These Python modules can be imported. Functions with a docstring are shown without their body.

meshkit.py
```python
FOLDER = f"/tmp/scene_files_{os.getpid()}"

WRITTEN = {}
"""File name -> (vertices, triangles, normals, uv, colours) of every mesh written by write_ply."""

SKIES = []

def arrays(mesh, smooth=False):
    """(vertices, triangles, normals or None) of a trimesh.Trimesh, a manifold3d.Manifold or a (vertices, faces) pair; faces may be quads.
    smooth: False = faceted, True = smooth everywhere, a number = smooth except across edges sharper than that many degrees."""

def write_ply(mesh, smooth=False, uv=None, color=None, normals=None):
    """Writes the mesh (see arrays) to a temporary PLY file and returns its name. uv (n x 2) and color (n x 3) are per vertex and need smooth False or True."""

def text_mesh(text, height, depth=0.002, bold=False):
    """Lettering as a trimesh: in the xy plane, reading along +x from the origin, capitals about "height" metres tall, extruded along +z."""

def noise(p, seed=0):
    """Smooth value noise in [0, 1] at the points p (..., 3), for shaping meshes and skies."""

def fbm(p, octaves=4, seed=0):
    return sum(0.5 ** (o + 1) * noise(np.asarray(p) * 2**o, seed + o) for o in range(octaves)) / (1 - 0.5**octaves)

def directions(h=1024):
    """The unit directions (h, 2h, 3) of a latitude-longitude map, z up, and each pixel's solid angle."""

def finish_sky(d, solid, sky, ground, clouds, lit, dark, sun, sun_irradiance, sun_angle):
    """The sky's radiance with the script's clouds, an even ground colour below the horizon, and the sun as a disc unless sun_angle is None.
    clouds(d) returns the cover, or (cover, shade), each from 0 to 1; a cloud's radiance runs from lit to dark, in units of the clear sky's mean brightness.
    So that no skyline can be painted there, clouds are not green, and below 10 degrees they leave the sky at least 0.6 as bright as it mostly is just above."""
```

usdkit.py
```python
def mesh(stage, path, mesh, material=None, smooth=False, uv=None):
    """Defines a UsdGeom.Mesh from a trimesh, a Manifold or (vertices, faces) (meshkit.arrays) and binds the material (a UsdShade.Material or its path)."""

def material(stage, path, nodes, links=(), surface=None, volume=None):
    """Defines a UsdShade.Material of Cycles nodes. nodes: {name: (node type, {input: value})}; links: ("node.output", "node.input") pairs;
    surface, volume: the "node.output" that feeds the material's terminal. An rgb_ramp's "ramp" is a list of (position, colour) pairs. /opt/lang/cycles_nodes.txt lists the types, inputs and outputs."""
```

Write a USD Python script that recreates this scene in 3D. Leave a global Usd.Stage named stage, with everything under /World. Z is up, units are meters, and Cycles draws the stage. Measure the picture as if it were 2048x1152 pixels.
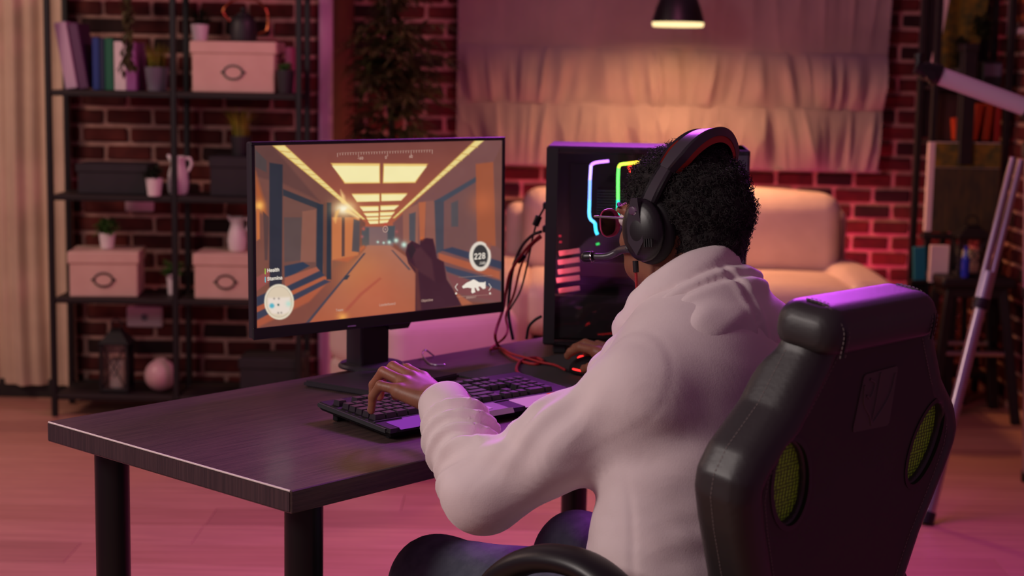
import math, random
import numpy as np, trimesh, usdkit, meshkit
import manifold3d as m3
import shapely.geometry as sg, shapely.affinity as sa
from pxr import Usd, UsdGeom, UsdLux, UsdShade, Gf, Sdf, Vt

stage = Usd.Stage.CreateInMemory()
UsdGeom.SetStageUpAxis(stage, 'Z'); UsdGeom.SetStageMetersPerUnit(stage, 1.0)
UsdGeom.Xform.Define(stage, '/World'); UsdGeom.Scope.Define(stage, '/World/Looks')
V = lambda *a: np.array(a, float)

# ------------------------------------------------------------------ camera
FPX, PITCH, ROLL, CAM = 3246.255, 0.136153, 0.018023, V(0, 0, 1.34704)
FW = V(0, math.cos(PITCH), -math.sin(PITCH)); _r = V(1, 0, 0); _u = np.cross(_r, FW)
RT = math.cos(ROLL) * _r + math.sin(ROLL) * _u; UP_ = -math.sin(ROLL) * _r + math.cos(ROLL) * _u
cam = UsdGeom.Camera.Define(stage, '/World/camera')
cam.CreateHorizontalApertureAttr(36.0); cam.CreateFocalLengthAttr(FPX / 2048 * 36)
cam.CreateFStopAttr(4.6); cam.CreateFocusDistanceAttr(2.52); cam.CreateExposureAttr(0.0)
cam.CreateClippingRangeAttr((0.05, 100))
M4 = np.eye(4); M4[0, :3], M4[1, :3], M4[2, :3], M4[3, :3] = RT, UP_, -FW, CAM
cam.AddTransformOp().Set(Gf.Matrix4d(*M4.ravel().tolist()))

# ------------------------------------------------------------------ lights
def aim(prim, pos, at):
    z = V(*pos) - V(*at); z /= np.linalg.norm(z)
    x = np.cross(V(0, 0, 1), z)
    x = V(1, 0, 0) if np.linalg.norm(x) < 1e-6 else x / np.linalg.norm(x)
    m = np.eye(4); m[0, :3], m[1, :3], m[2, :3], m[3, :3] = x, np.cross(z, x), z, pos
    UsdGeom.Xformable(prim).AddTransformOp().Set(Gf.Matrix4d(*m.ravel().tolist()))
def rect(name, pos, at, w, h, col, inten):
    l = UsdLux.RectLight.Define(stage, '/World/' + name); l.CreateWidthAttr(w); l.CreateHeightAttr(h)
    l.CreateColorAttr(Gf.Vec3f(*col)); l.CreateIntensityAttr(inten); aim(l, pos, at); return l
rect('key_light', (-1.6, 1.45, 1.9), (0.12, 2.45, 0.9), 0.6, 0.6, (1.0, 0.87, 0.82), 20.5)
rect('key_light_room', (-3.0, 4.5, 2.2), (-1.2, 5.8, 0.35), 0.9, 0.8, (1.0, 0.70, 0.56), 9.5)
rect('magenta_light', (0.55, 4.25, 2.1), (0.15, 2.6, 0.8), 0.9, 0.35, (0.74, 0.10, 1.0), 50.0)
rect('pink_light', (0.3, 4.6, 2.4), (-0.7, 6.4, 0.7), 0.7, 0.5, (1.0, 0.20, 0.44), 11.0)
rect('wall_wash_light', (.75, 6.97, .42), (.75, 7.22, 1.0), 2.0, .10, (1.0, 0.07, 0.22), 10.0)
rect('violet_light', (2.7, 3.4, 2.2), (1.5, 5.2, 0.9), 0.6, 0.6, (0.66, 0.34, 1.0), 15.0)
dome = UsdLux.DomeLight.Define(stage, '/World/ambient_light'); dome.CreateColorAttr(Gf.Vec3f(0.80, 0.34, 0.62)); dome.CreateIntensityAttr(0.05)

# ------------------------------------------------------------------ helpers
def ray(px, py): return FW + (px - 1024) / FPX * RT - (py - 576) / FPX * UP_
def U(px, py, Y): d = ray(px, py); return CAM + d * (Y / d[1])           # the point of a picture's pixel at depth y = Y
def UZ(px, py, z): d = ray(px, py); return CAM + d * ((z - CAM[2]) / d[2])  # ... at height z
def lin(c): return [((x / 255) / 12.92 if x <= 10 else ((x / 255 + .055) / 1.055) ** 2.4) for x in c]
count = {}
def numbered(parent, name):
    k = (str(parent), name); n = count.get(k, 0); count[k] = n + 1
    return name if n == 0 else f'{name}_{n:03d}'
PLACE = {}
def thing(name, label=None, cat=None, loc=(0, 0, 0), rz=0, group=None, kind=None):
    p = '/World/' + numbered('/World', name); x = UsdGeom.Xform.Define(stage, p)
    x.AddTranslateOp().Set(Gf.Vec3d(*map(float, loc)))
    if rz: x.AddRotateZOp().Set(math.degrees(rz))
    PLACE[p] = (V(*loc), rz)
    info(p, label, cat, group, kind); return p
def info(p, label=None, cat=None, group=None, kind=None):
    o = stage.GetPrimAtPath(p)
    for k, v in (('label', label), ('category', cat), ('group', group), ('kind', kind)):
        if v: o.SetCustomDataByKey(k, v)
def local(p, m):                                            # a mesh in world space into the space of its thing
    loc, rz = PLACE['/'.join(p.split('/')[:3])]
    v, f = (m.vertices, m.faces) if hasattr(m, 'faces') else m
    v = np.asarray(v, float) - loc; c, s = math.cos(-rz), math.sin(-rz)
    return trimesh.Trimesh(np.stack([c * v[:, 0] - s * v[:, 1], s * v[:, 0] + c * v[:, 1], v[:, 2]], 1), f, process=False)
def part(parent, name, mesh, mat, label=None, kind=None, smooth=35, world=False):
    p = parent + '/' + numbered(parent, name)
    if world: mesh = local(parent, mesh)
    usdkit.mesh(stage, p, mesh, mat, smooth=smooth); info(p, label, None, None, kind); return p
def single(name, label, cat, mesh, mat, smooth=35, group=None, kind=None, loc=None):   # a thing of one mesh, given in world space
    v = np.asarray(mesh.vertices); loc = V((v[:, 0].min() + v[:, 0].max()) / 2, (v[:, 1].min() + v[:, 1].max()) / 2, v[:, 2].min()) if loc is None else V(*loc)
    p = '/World/' + numbered('/World', name); m = mesh.copy(); m.apply_translation(-loc)
    g = usdkit.mesh(stage, p, m, mat, smooth=smooth); g.AddTranslateOp().Set(Gf.Vec3d(*map(float, loc)))
    PLACE[p] = (loc, 0); info(p, label, cat, group, kind); return p
def dup(src, loc, rz, label, cat=None, group=None):
    o = stage.GetPrimAtPath(src); p = '/World/' + numbered('/World', o.GetName())
    x = UsdGeom.Xform.Define(stage, p); x.GetPrim().GetReferences().AddInternalReference(src)
    x.ClearXformOpOrder(); x.AddTranslateOp().Set(Gf.Vec3d(*map(float, loc)))
    x.AddRotateZOp().Set(math.degrees(rz)); x.GetPrim().SetInstanceable(True)
    info(p, label, cat or o.GetCustomDataByKey('category'), group or o.GetCustomDataByKey('group')); return p

def T(m, loc=(0, 0, 0), rx=0, ry=0, rz=0):
    m = m.copy()
    for a, ax in ((rx, (1, 0, 0)), (ry, (0, 1, 0)), (rz, (0, 0, 1))):
        if a: m.apply_transform(trimesh.transformations.rotation_matrix(a, ax))
    m.apply_translation(loc); return m
def cat(*ms):
    ms = [x for m in ms for x in (m if isinstance(m, (list, tuple)) else [m])]
    return trimesh.util.concatenate([trimesh.Trimesh(m.vertices, m.faces, process=False) for m in ms])
def hull(pts): return trimesh.convex.convex_hull(np.asarray(pts, float))
SG, BOXF = np.array(list(np.ndindex(2, 2, 2))) * 2. - 1, []
def box(sx, sy, sz, c=(0, 0, 0), b=0.0):                     # chamfered box about c
    h = V(sx, sy, sz) / 2; b = min(b, h.min() * .9)
    if b <= 0: return T(trimesh.creation.box([sx, sy, sz]), c)
    def pts(h, b): return (SG[:, None] * ((h - b) + np.eye(3) * b)[None]).reshape(-1, 3)
    if not BOXF:
        P = pts(V(1, 1, 1), .2); m = hull(P); ix = np.array([np.argmin(((P - v) ** 2).sum(1)) for v in m.vertices]); BOXF.append(ix[m.faces])
    return trimesh.Trimesh(pts(h, b) + V(*c), BOXF[0], process=False)
def rbox(sx, sy, sz, c=(0, 0, 0), r=0.02, n=12):             # rounded box
    h = V(sx, sy, sz) / 2; r = min(r, h.min() * .98)
    s = m3.Manifold.sphere(r, n)
    m = m3.Manifold.batch_hull([s.translate(list((np.array(i) * 2 - 1) * (h - r))) for i in np.ndindex(2, 2, 2)])
    return T(tm(m), c)
def tm(m):
    k = m.to_mesh(); return trimesh.Trimesh(k.vert_properties[:, :3], k.tri_verts, process=False)
def lathe(prof, n=28, c=(0, 0, 0)):
    prof = np.asarray(prof, float); a = np.linspace(0, 2 * math.pi, n, endpoint=False); k = len(prof)
    v = np.stack([np.outer(prof[:, 0], np.cos(a)), np.outer(prof[:, 0], np.sin(a)), np.repeat(prof[:, 1:2], n, 1)], -1).reshape(-1, 3)
    f = []
    i = np.arange(k - 1)[:, None] * n; j = np.arange(n)[None]; j2 = (j + 1) % n
    q = np.stack([i + j, i + j2, i + n + j2, i + n + j], -1).reshape(-1, 4)
    f = np.vstack([q[:, [0, 1, 2]], q[:, [0, 2, 3]]])
    m = trimesh.Trimesh(v, f, process=False); m.merge_vertices(); m.update_faces(m.nondegenerate_faces()); m.apply_translation(c); return m
def spline(P, n=8):                                           # Catmull-Rom through the points
    P = np.asarray(P, float); Q = np.vstack([2 * P[0] - P[1], P, 2 * P[-1] - P[-2]]); out = []
    for i in range(1, len(Q) - 2):
        t = np.linspace(0, 1, n, endpoint=False)[:, None]; a, b, c, d = Q[i - 1], Q[i], Q[i + 1], Q[i + 2]
        out.append(.5 * (2 * b + (c - a) * t + (2 * a - 5 * b + 4 * c - d) * t ** 2 + (3 * b - a - 3 * c + d) * t ** 3))
    return np.vstack(out + [P[-1:]])
def frames(P):
    t = np.gradient(P, axis=0); t /= np.linalg.norm(t, axis=1, keepdims=True) + 1e-12
    n = np.cross(t[0], V(0, 0, 1)); n = np.cross(t[0], V(1, 0, 0)) if np.linalg.norm(n) < .1 else n
    N = []
    for k in range(len(P)):
        n = n - t[k] * (n @ t[k]); n /= np.linalg.norm(n) + 1e-12; N.append(n)
    N = np.array(N); return t, N, np.cross(t, N)
def sweep(P, sec, scale=None, closed=False, up=None):          # a section (k x 2) along a path; scale per point
    P = np.asarray(P, float); t, N, B = frames(P)
    if up is not None:
        B = np.broadcast_to(V(*up), t.shape) - t * (t @ V(*up))[:, None]; B = B / np.linalg.norm(B, axis=1, keepdims=True); N = np.cross(B, t)
    sec = np.asarray(sec, float); k, n = len(sec), len(P)
    s = np.ones((n, 2)) if scale is None else np.asarray(scale, float).reshape(n, -1) * np.ones((1, 2))
    v = P[:, None] + N[:, None] * (sec[None, :, :1] * s[:, None, :1]) + B[:, None] * (sec[None, :, 1:] * s[:, None, 1:])
    v = v.reshape(-1, 3); i = np.arange(n if closed else n - 1)[:, None] * k; i2 = ((np.arange(n if closed else n - 1) + 1) % n)[:, None] * k
    j = np.arange(k)[None]; j2 = (j + 1) % k
    q = np.stack([i + j, i + j2, i2 + j2, i2 + j], -1).reshape(-1, 4); f = [q[:, [0, 1, 2]], q[:, [0, 2, 3]]]
    if not closed:
        v = np.vstack([v, P[0], P[-1]]); j = np.arange(k); e = (n - 1) * k
        f += [np.stack([(j + 1) % k, j, np.full(k, n * k)], 1), np.stack([e + j, e + (j + 1) % k, np.full(k, n * k + 1)], 1)]
    m = trimesh.Trimesh(v, np.vstack(f), process=False)
    if m.volume < 0: m.invert()
    return m
def circ(r, n=10, ry=None): a = np.linspace(0, 2 * math.pi, n, endpoint=False); return np.stack([r * np.cos(a), (ry or r) * np.sin(a)], 1)
def tube(P, r, n=10, sm=0, closed=False):
    P = spline(P, sm) if sm else np.asarray(P, float)
    r = np.asarray(r, float)
    if r.ndim == 0: return sweep(P, circ(float(r), n), closed=closed)
    return sweep(P, circ(1, n), np.interp(np.linspace(0, 1, len(P)), np.linspace(0, 1, len(r)), r), closed=closed)
def bar(a, b, w, d=None, c=0):                                # square bar from a to b
    a, b = V(*a), V(*b); L = np.linalg.norm(b - a); m = box(w, d or w, L, (0, 0, L / 2), c)
    m.apply_transform(trimesh.geometry.align_vectors([0, 0, 1], (b - a) / L)); m.apply_translation(a); return m
def ribbon(a, b, up, w):                                       # flat strip with width, used for prints on screens
    return None
def prism(poly, d):
    if not isinstance(poly, sg.base.BaseGeometry): poly = sg.Polygon(poly)
    if poly.geom_type == 'Polygon': return trimesh.creation.extrude_polygon(poly, d, engine='earcut')
    return cat(*[trimesh.creation.extrude_polygon(g, d, engine='earcut') for g in poly.geoms])
def basis(m, X, Y, Z, o):                                      # local axes to world
    m = m.copy(); m.vertices = V(*o) + np.asarray(m.vertices) @ np.array([X, Y, Z], float)
    if np.linalg.det(np.array([X, Y, Z], float)) < 0: m.invert()
    return m
def grid(fn, nu, nv):                                          # a sheet: fn(u, v) -> points, u, v in 0..1
    u, v = np.meshgrid(np.linspace(0, 1, nu), np.linspace(0, 1, nv), indexing='ij')
    P = fn(u, v).reshape(-1, 3); i = (np.arange(nu - 1)[:, None] * nv + np.arange(nv - 1)[None]).ravel()
    f = np.vstack([np.stack([i, i + nv, i + nv + 1], 1), np.stack([i, i + nv + 1, i + 1], 1)]); return trimesh.Trimesh(P, f, process=False)
def thick(m, t):                                               # gives a sheet a thickness
    n = np.array(m.vertex_normals); v = np.asarray(m.vertices); f = np.asarray(m.faces); N = len(v)
    e = np.sort(m.edges, 1); u, idx, c = np.unique(e, axis=0, return_index=True, return_counts=True); be = np.asarray(m.edges)[idx[c == 1]]
    s = np.vstack([np.stack([be[:, 0], be[:, 0] + N, be[:, 1]], 1), np.stack([be[:, 1], be[:, 0] + N, be[:, 1] + N], 1)])
    return trimesh.Trimesh(np.vstack([v + n * t / 2, v - n * t / 2]), np.vstack([f, f[:, ::-1] + N, s]), process=False)

# signed distance modelling: surface nets of a field
def surfnet(fn, lo, hi, h):
    lo, hi = V(*lo), V(*hi); n = np.ceil((hi - lo) / h).astype(int) + 1
    ax = [lo[k] + h * np.arange(n[k]) for k in range(3)]
    D = np.empty(n, np.float32)
    for i in range(0, n[0], 24):
        X, Y, Z = np.meshgrid(ax[0][i:i + 24], ax[1], ax[2], indexing='ij'); D[i:i + 24] = fn(np.stack([X, Y, Z], -1))
    S = D < 0; c = n - 1
    sl = lambda d: tuple(slice(d[k], d[k] + c[k]) for k in range(3))
    cs = [np.array(d) for d in np.ndindex(2, 2, 2)]
    tot = sum(S[sl(d)].astype(np.int8) for d in cs); act = (tot > 0) & (tot < 8)
    I = np.argwhere(act); idx = -np.ones(c, int); idx[act] = np.arange(len(I))
    acc = np.zeros((len(I), 3)); cnt = np.zeros(len(I))
    for a in cs:
        for k in range(3):
            if a[k]: continue
            b = a.copy(); b[k] = 1
            da = D[tuple((I + a).T)]; db = D[tuple((I + b).T)]; x = (da < 0) != (db < 0)
            t = np.where(x, da / np.where(x, da - db, 1), 0); p = np.broadcast_to(a, (len(I), 3)).astype(float).copy(); p[:, k] = t
            acc[x] += p[x]; cnt[x] += 1
    v = lo + h * (I + acc / cnt[:, None]); F = []
    for k in range(3):
        u, w = (k + 1) % 3, (k + 2) % 3
        d1 = [slice(None)] * 3; d2 = [slice(None)] * 3; d1[k] = slice(0, -1); d2[k] = slice(1, None)
        A, B = S[tuple(d1)], S[tuple(d2)]; E = np.argwhere(A != B); E = E[(E[:, u] > 0) & (E[:, w] > 0) & (E[:, u] < c[u]) & (E[:, w] < c[w])]
        s = A[tuple(E.T)]; q = []
        for du, dw in ((1, 1), (0, 1), (0, 0), (1, 0)):
            e = E.copy(); e[:, u] -= du; e[:, w] -= dw; q.append(idx[tuple(e.T)])
        q = np.stack(q, 1); q = np.where(s[:, None], q, q[:, ::-1]); F += [q[:, [0, 1, 2]], q[:, [0, 2, 3]]]
    return trimesh.Trimesh(v, np.vstack(F), process=False)
def smin(a, b, k): h = np.clip(.5 + .5 * (b - a) / k, 0, 1); return b * (1 - h) + a * h - k * h * (1 - h)
def smax(a, b, k): return -smin(-a, -b, k)
def sall(k, *ds):
    o = ds[0]
    for d in ds[1:]: o = smin(o, d, k)
    return o
def cone(p, a, b, ra, rb):
    a, b = V(*a), V(*b); d = b - a; t = np.clip(((p - a) @ d) / (d @ d), 0, 1)
    return np.linalg.norm(p - a - t[..., None] * d, axis=-1) - (ra + (rb - ra) * t)
def chain(p, pts, rs, k=.01): return sall(k, *[cone(p, pts[i], pts[i + 1], rs[i], rs[i + 1]) for i in range(len(pts) - 1)])
def ell(p, c, r, ax=None):
    q = p - V(*c)
    if ax is not None: q = q @ np.array(ax, float).T
    r = V(*r); a = np.linalg.norm(q / r, axis=-1); b = np.linalg.norm(q / r ** 2, axis=-1) + 1e-9
    return a * (a - 1) / b

# ------------------------------------------------------------------ materials
MATS = {}
def mat(name, c, c2=None, rough=.5, metal=0, scale=20, stretch=None, bump=0, bscale=None, spec=.5, sheen=0, coat=0, emit=None, es=0, detail=4, bdist=.002, lo=.35, hi=.65, trans=0, sub=0, extra=None):
    n = {'p': ('principled_bsdf', {'base_color': lin(c), 'roughness': rough, 'metallic': metal, 'specular_ior_level': spec})}; L = []; P = n['p'][1]
    if sheen: P.update(sheen_weight=sheen, sheen_roughness=.5)
    if coat: P.update(coat_weight=coat, coat_roughness=.15)
    if emit is not None: P.update(emission_color=lin(emit), emission_strength=es)
    if trans: P.update(transmission_weight=trans)
    if sub: P.update(subsurface_weight=sub, subsurface_radius=(.012, .005, .003), subsurface_scale=1.0)
    if c2 is not None or bump:
        n['g'] = ('texture_coordinate', {}); n['m'] = ('mapping', {'scale': stretch or (1, 1, 1)}); L.append(('g.object', 'm.vector'))
    if c2 is not None:
        n['n'] = ('noise_texture', {'scale': scale, 'detail': detail, 'roughness': .6}); n['r'] = ('rgb_ramp', {'ramp': [(lo, lin(c)), (hi, lin(c2))]})
        L += [('m.vector', 'n.vector'), ('n.fac', 'r.fac'), ('r.color', 'p.base_color')]
    if bump:
        n['bn'] = ('noise_texture', {'scale': bscale or scale, 'detail': 4}); n['b'] = ('bump', {'strength': bump, 'distance': bdist})
        L += [('m.vector', 'bn.vector'), ('bn.fac', 'b.height'), ('b.normal', 'p.normal')]
    MATS[name] = usdkit.material(stage, '/World/Looks/' + name, n, L, surface='p.BSDF'); return MATS[name]
def glow(name, c, s):
    MATS[name] = usdkit.material(stage, '/World/Looks/' + name, {'e': ('emission', {'color': lin(c), 'strength': s})}, [], surface='e.emission'); return MATS[name]
def pane(name, c=(255, 255, 255), ior=1.45, rough=.02, tint=1.0):
    k = [x * tint for x in lin(c)]
    MATS[name] = usdkit.material(stage, '/World/Looks/' + name, {'f': ('fresnel', {'IOR': ior}), 't': ('transparent_bsdf', {'color': k}), 'g': ('glossy_bsdf', {'color': (1, 1, 1), 'roughness': rough}), 'm': ('mix_closure', {})},
        [('f.fac', 'm.fac'), ('t.BSDF', 'm.closure1'), ('g.BSDF', 'm.closure2')], surface='m.closure'); return MATS[name]
def leafmat(name, c, c2, scale=15):
    MATS[name] = usdkit.material(stage, '/World/Looks/' + name, {'g': ('texture_coordinate', {}), 'n': ('noise_texture', {'scale': scale}), 'r': ('rgb_ramp', {'ramp': [(.35, lin(c)), (.65, lin(c2))]}),
        'p': ('principled_bsdf', {'roughness': .55}), 't': ('translucent_bsdf', {}), 'm': ('mix_closure', {'fac': .25})},
        [('g.object', 'n.vector'), ('n.fac', 'r.fac'), ('r.color', 'p.base_color'), ('r.color', 't.color'), ('p.BSDF', 'm.closure1'), ('t.BSDF', 'm.closure2')], surface='m.closure'); return MATS[name]
# ------------------------------------------------------------------ looks of the room
for k, (a, b) in enumerate([((106, 36, 30), (82, 27, 23)), ((92, 29, 25), (66, 21, 19)), ((118, 44, 34), (92, 33, 27)), ((52, 22, 20), (38, 16, 15))]):
    mat(f'brick_{k}', a, b, rough=.85, scale=14, bump=.5, bscale=60, bdist=.003)
BR = [MATS[f'brick_{k}'] for k in (0, 1, 0, 2, 1, 0, 3)]
mat('mortar', (214, 166, 152), (190, 144, 130), rough=.95, scale=25, bump=.5, bscale=80)
mat('plaster', (112, 66, 54), (96, 56, 46), rough=.8, scale=6)
for k, (a, b) in enumerate([((194, 142, 118), (174, 124, 100)), ((184, 132, 110), (164, 116, 96)), ((202, 150, 124), (180, 130, 108))]):
    mat(f'plank_{k}', a, b, rough=.42, scale=5, stretch=(.5, 9, 1), detail=6)
mat('joint', (104, 70, 54), rough=.9)
mat('white_paint', (225, 200, 205), rough=.4); mat('trim_lilac', (236, 180, 220), rough=.4)
mat('black_metal', (22, 19, 20), rough=.45, spec=.4)
mat('shelf_board', (38, 28, 26), (28, 20, 19), rough=.6, scale=6, stretch=(1, 12, 1))
mat('cream_card', (222, 190, 172), (214, 180, 162), rough=.7, scale=8)
mat('dark_card', (40, 36, 42), (33, 30, 35), rough=.7, scale=8)
mat('pewter', (70, 60, 58), rough=.35, metal=1)
mat('ceramic', (235, 225, 225), rough=.3)
mat('ceramic_grey', (120, 116, 128), rough=.5)
mat('ceramic_dark', (36, 34, 38), rough=.5)
mat('soil', (40, 28, 22), rough=.95)
mat('copper', (190, 105, 70), rough=.3, metal=1)
mat('paper', (232, 224, 218), rough=.8)
mat('candle_wax', (240, 222, 205), rough=.5, sub=.3)
pane('lantern_glass')
leafmat('leaf_dark', (30, 42, 24), (52, 60, 30)); leafmat('leaf_grass', (132, 136, 40), (186, 170, 56)); leafmat('leaf_green', (70, 112, 50), (104, 140, 70)); leafmat('leaf_tree', (50, 50, 28), (98, 90, 50))
mat('bark', (66, 46, 36), (46, 32, 26), rough=.9, scale=20)
mat('linen_cream', (214, 188, 160), (200, 172, 146), rough=.9, scale=4, sheen=.2, bump=.3, bscale=220, bdist=.001)
mat('blind_grey', (150, 134, 136), (138, 122, 126), rough=.92, scale=3, bump=.3, bscale=250, bdist=.001)
mat('leather_cream', (226, 200, 190), (216, 188, 178), rough=.5, scale=5, bump=.25, bscale=140)
for n, c in (('book_blue', (24, 52, 130)), ('book_navy', (18, 30, 70)), ('book_green', (14, 104, 72)), ('book_white', (226, 214, 212)), ('book_purple', (150, 84, 150)), ('book_lilac', (196, 170, 190)), ('book_plum', (92, 54, 92)), ('book_orange', (214, 74, 34)), ('book_red', (170, 34, 26)), ('book_teal', (20, 120, 140)), ('pink_card', (196, 100, 140))):
    mat(n, c, rough=.55)

# ------------------------------------------------------------------ brick walls, floor
rng = random.Random(4); nrg = np.random.default_rng(4)
def brick_mesh(L, h, d, rg):
    m = box(L, d, h, (0, 0, 0), .005); v = np.asarray(m.vertices); v += rg.normal(0, .0014, v.shape); m.vertices = v; return m
def brick_wall(name, label, o, ud, nd, umax, zmax, pitch, blen, u0, z0, seen, keep=300):
    """o: the wall's foot at u = 0; ud: along the wall; nd: its outward normal; seen(u, z): whether the photo shows a brick there"""
    w = thing(name, label, None, o, kind='structure'); ud, nd = V(*ud), V(*nd)
    mb = box(umax, .12, zmax, (umax / 2, 0, zmax / 2)); part(w, 'mortar_bed', basis(mb, ud, nd, V(0, 0, 1), -nd * .06), MATS['mortar'])
    rest = []; mid = []
    r0 = -int(z0 / pitch) - 1
    for r in range(r0, int(zmax / pitch) + 2):
        z = z0 + r * pitch
        if z - pitch / 2 < 0 or z + pitch / 2 > zmax: continue
        for k in range(-int(umax / blen) - 3, int(umax / blen) + 4):
            a = u0 + (k + .5 * (r % 2)) * blen; b = a + blen - .017; a2, b2 = max(a, 0.0), min(b, umax)
            if b2 - a2 < .03: continue
            m = brick_mesh(b2 - a2, pitch - .0175, .026, nrg); u = (a2 + b2) / 2
            m = basis(m, ud, nd, V(0, 0, 1), ud * u + nd * (.0 + nrg.uniform(-.002, .003)) + V(0, 0, z))
            (mid if seen(u, z) else rest).append(m)
    for m in mid[:keep]: part(w, 'brick', m, BR[rng.randrange(len(BR))], smooth=False)
    rest += mid[keep:]
    if rest: part(w, 'brickwork', cat(*rest), MATS['brick_0'], kind='stuff', smooth=False)
    return w
YL, YB, XR = 6.40, 7.24, 2.03
_j, _b = U(215, 215, YL), U(215, 233, YL)
brick_wall('wall_left', 'red brick wall with pale mortar behind the open shelves', (-3.3, YL, 0), (1, 0, 0), (0, -1, 0), 3.3 - .766, 2.5, .0703, .187, _j[0] + 3.3, _b[2] % .0703 + .0703 * (int(_b[2] / .0703) % 2), lambda u, z: u > 1.42 and z < 1.72)
_j, _b = U(1711, 360, YB), U(1711, 360, YB)
brick_wall('wall_back', 'red brick wall with pale mortar behind the sofa and roman blind', (-.72, YB, 0), (1, 0, 0), (0, -1, 0), XR + .72, 2.5, .0703, .174, _j[0] + .72, _b[2] % .0703 + .0703 * (int(_b[2] / .0703) % 2), lambda u, z: z < 1.8 and z > .3 and not (.5 < u < 2.3 and z > .95))
_b = U(2020, 265, 6.6)
brick_wall('wall_right', 'red brick side wall with pale mortar beside the telescope', (XR, 2.5, 0), (0, 1, 0), (-1, 0, 0), YB - 2.5, 2.5, .0703, .19, .05, _b[2] % .0703, lambda u, z: u > 3.3 and z < 1.75)
wr = thing('wall_alcove', 'short plastered return of the brick wall beside the tall plant', None, (-.74, 6.82, 0), kind='structure')
part(wr, 'plaster_face', box(.05, .84, 2.5, (0, 0, 1.25)), MATS['plaster'])
tr = thing('trim_1', 'pale rounded vertical corner trim at the end of the brick wall', None, (-.74, 6.375, 0), kind='structure')
part(tr, 'corner_strip', rbox(.056, .05, 2.5, (0, 0, 1.25), .02, 16), MATS['trim_lilac'])
fl = thing('floor', 'warm laminate plank floor', None, (0, 0, 0), kind='structure')
part(fl, 'underlay', box(5.5, 8.4, .04, (-.6, 3.2, -.032)), MATS['joint'])
y = 0.9; r = 0
while y < 7.24:
    x = -3.3 - rng.uniform(.1, 1.2)
    while x < XR:
        a, b = max(x, -3.3), min(x + 1.28, XR)
        if b - a > .02: part(fl, 'plank', box(b - a - .0012, .1888, .012, ((a + b) / 2, y, -.006), .0009), MATS[f'plank_{rng.randrange(3)}'], smooth=False)
        x += 1.28
    y += .19
bs = thing('baseboard_left', 'dark skirting board at the foot of the brick wall', None, (-2.03, YL - .03, 0), kind='structure')
part(bs, 'skirting_board', box(2.5, .02, .075, (0, 0, .0375), .004), MATS['shelf_board'])

# ------------------------------------------------------------------ curtain, blind, lamp
def curtain_sheet(u, v):
    z = 2.45 - v * (2.45 - .055); x = -2.75 + u * (.985 + .06 * v + .012 * np.sin(v * 5)); ph = 2 * math.pi * (u * 8.2 + .10 * np.sin(v * 2.4))
    y = 6.335 + .016 * np.sin(ph * .72) * (.75 + .3 * v) + .010 * np.sin(1.9 * ph + 1 + v) + .012 * meshkit.noise(np.stack([u * 14, v * 5, 0 * u], -1))
    return np.stack([x, y, z], -1)
single('curtain', 'floor-length cream linen curtain hanging beside the black open shelves', 'curtain', thick(grid(curtain_sheet, 260, 90), .003), MATS['linen_cream'], smooth=True)

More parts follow.
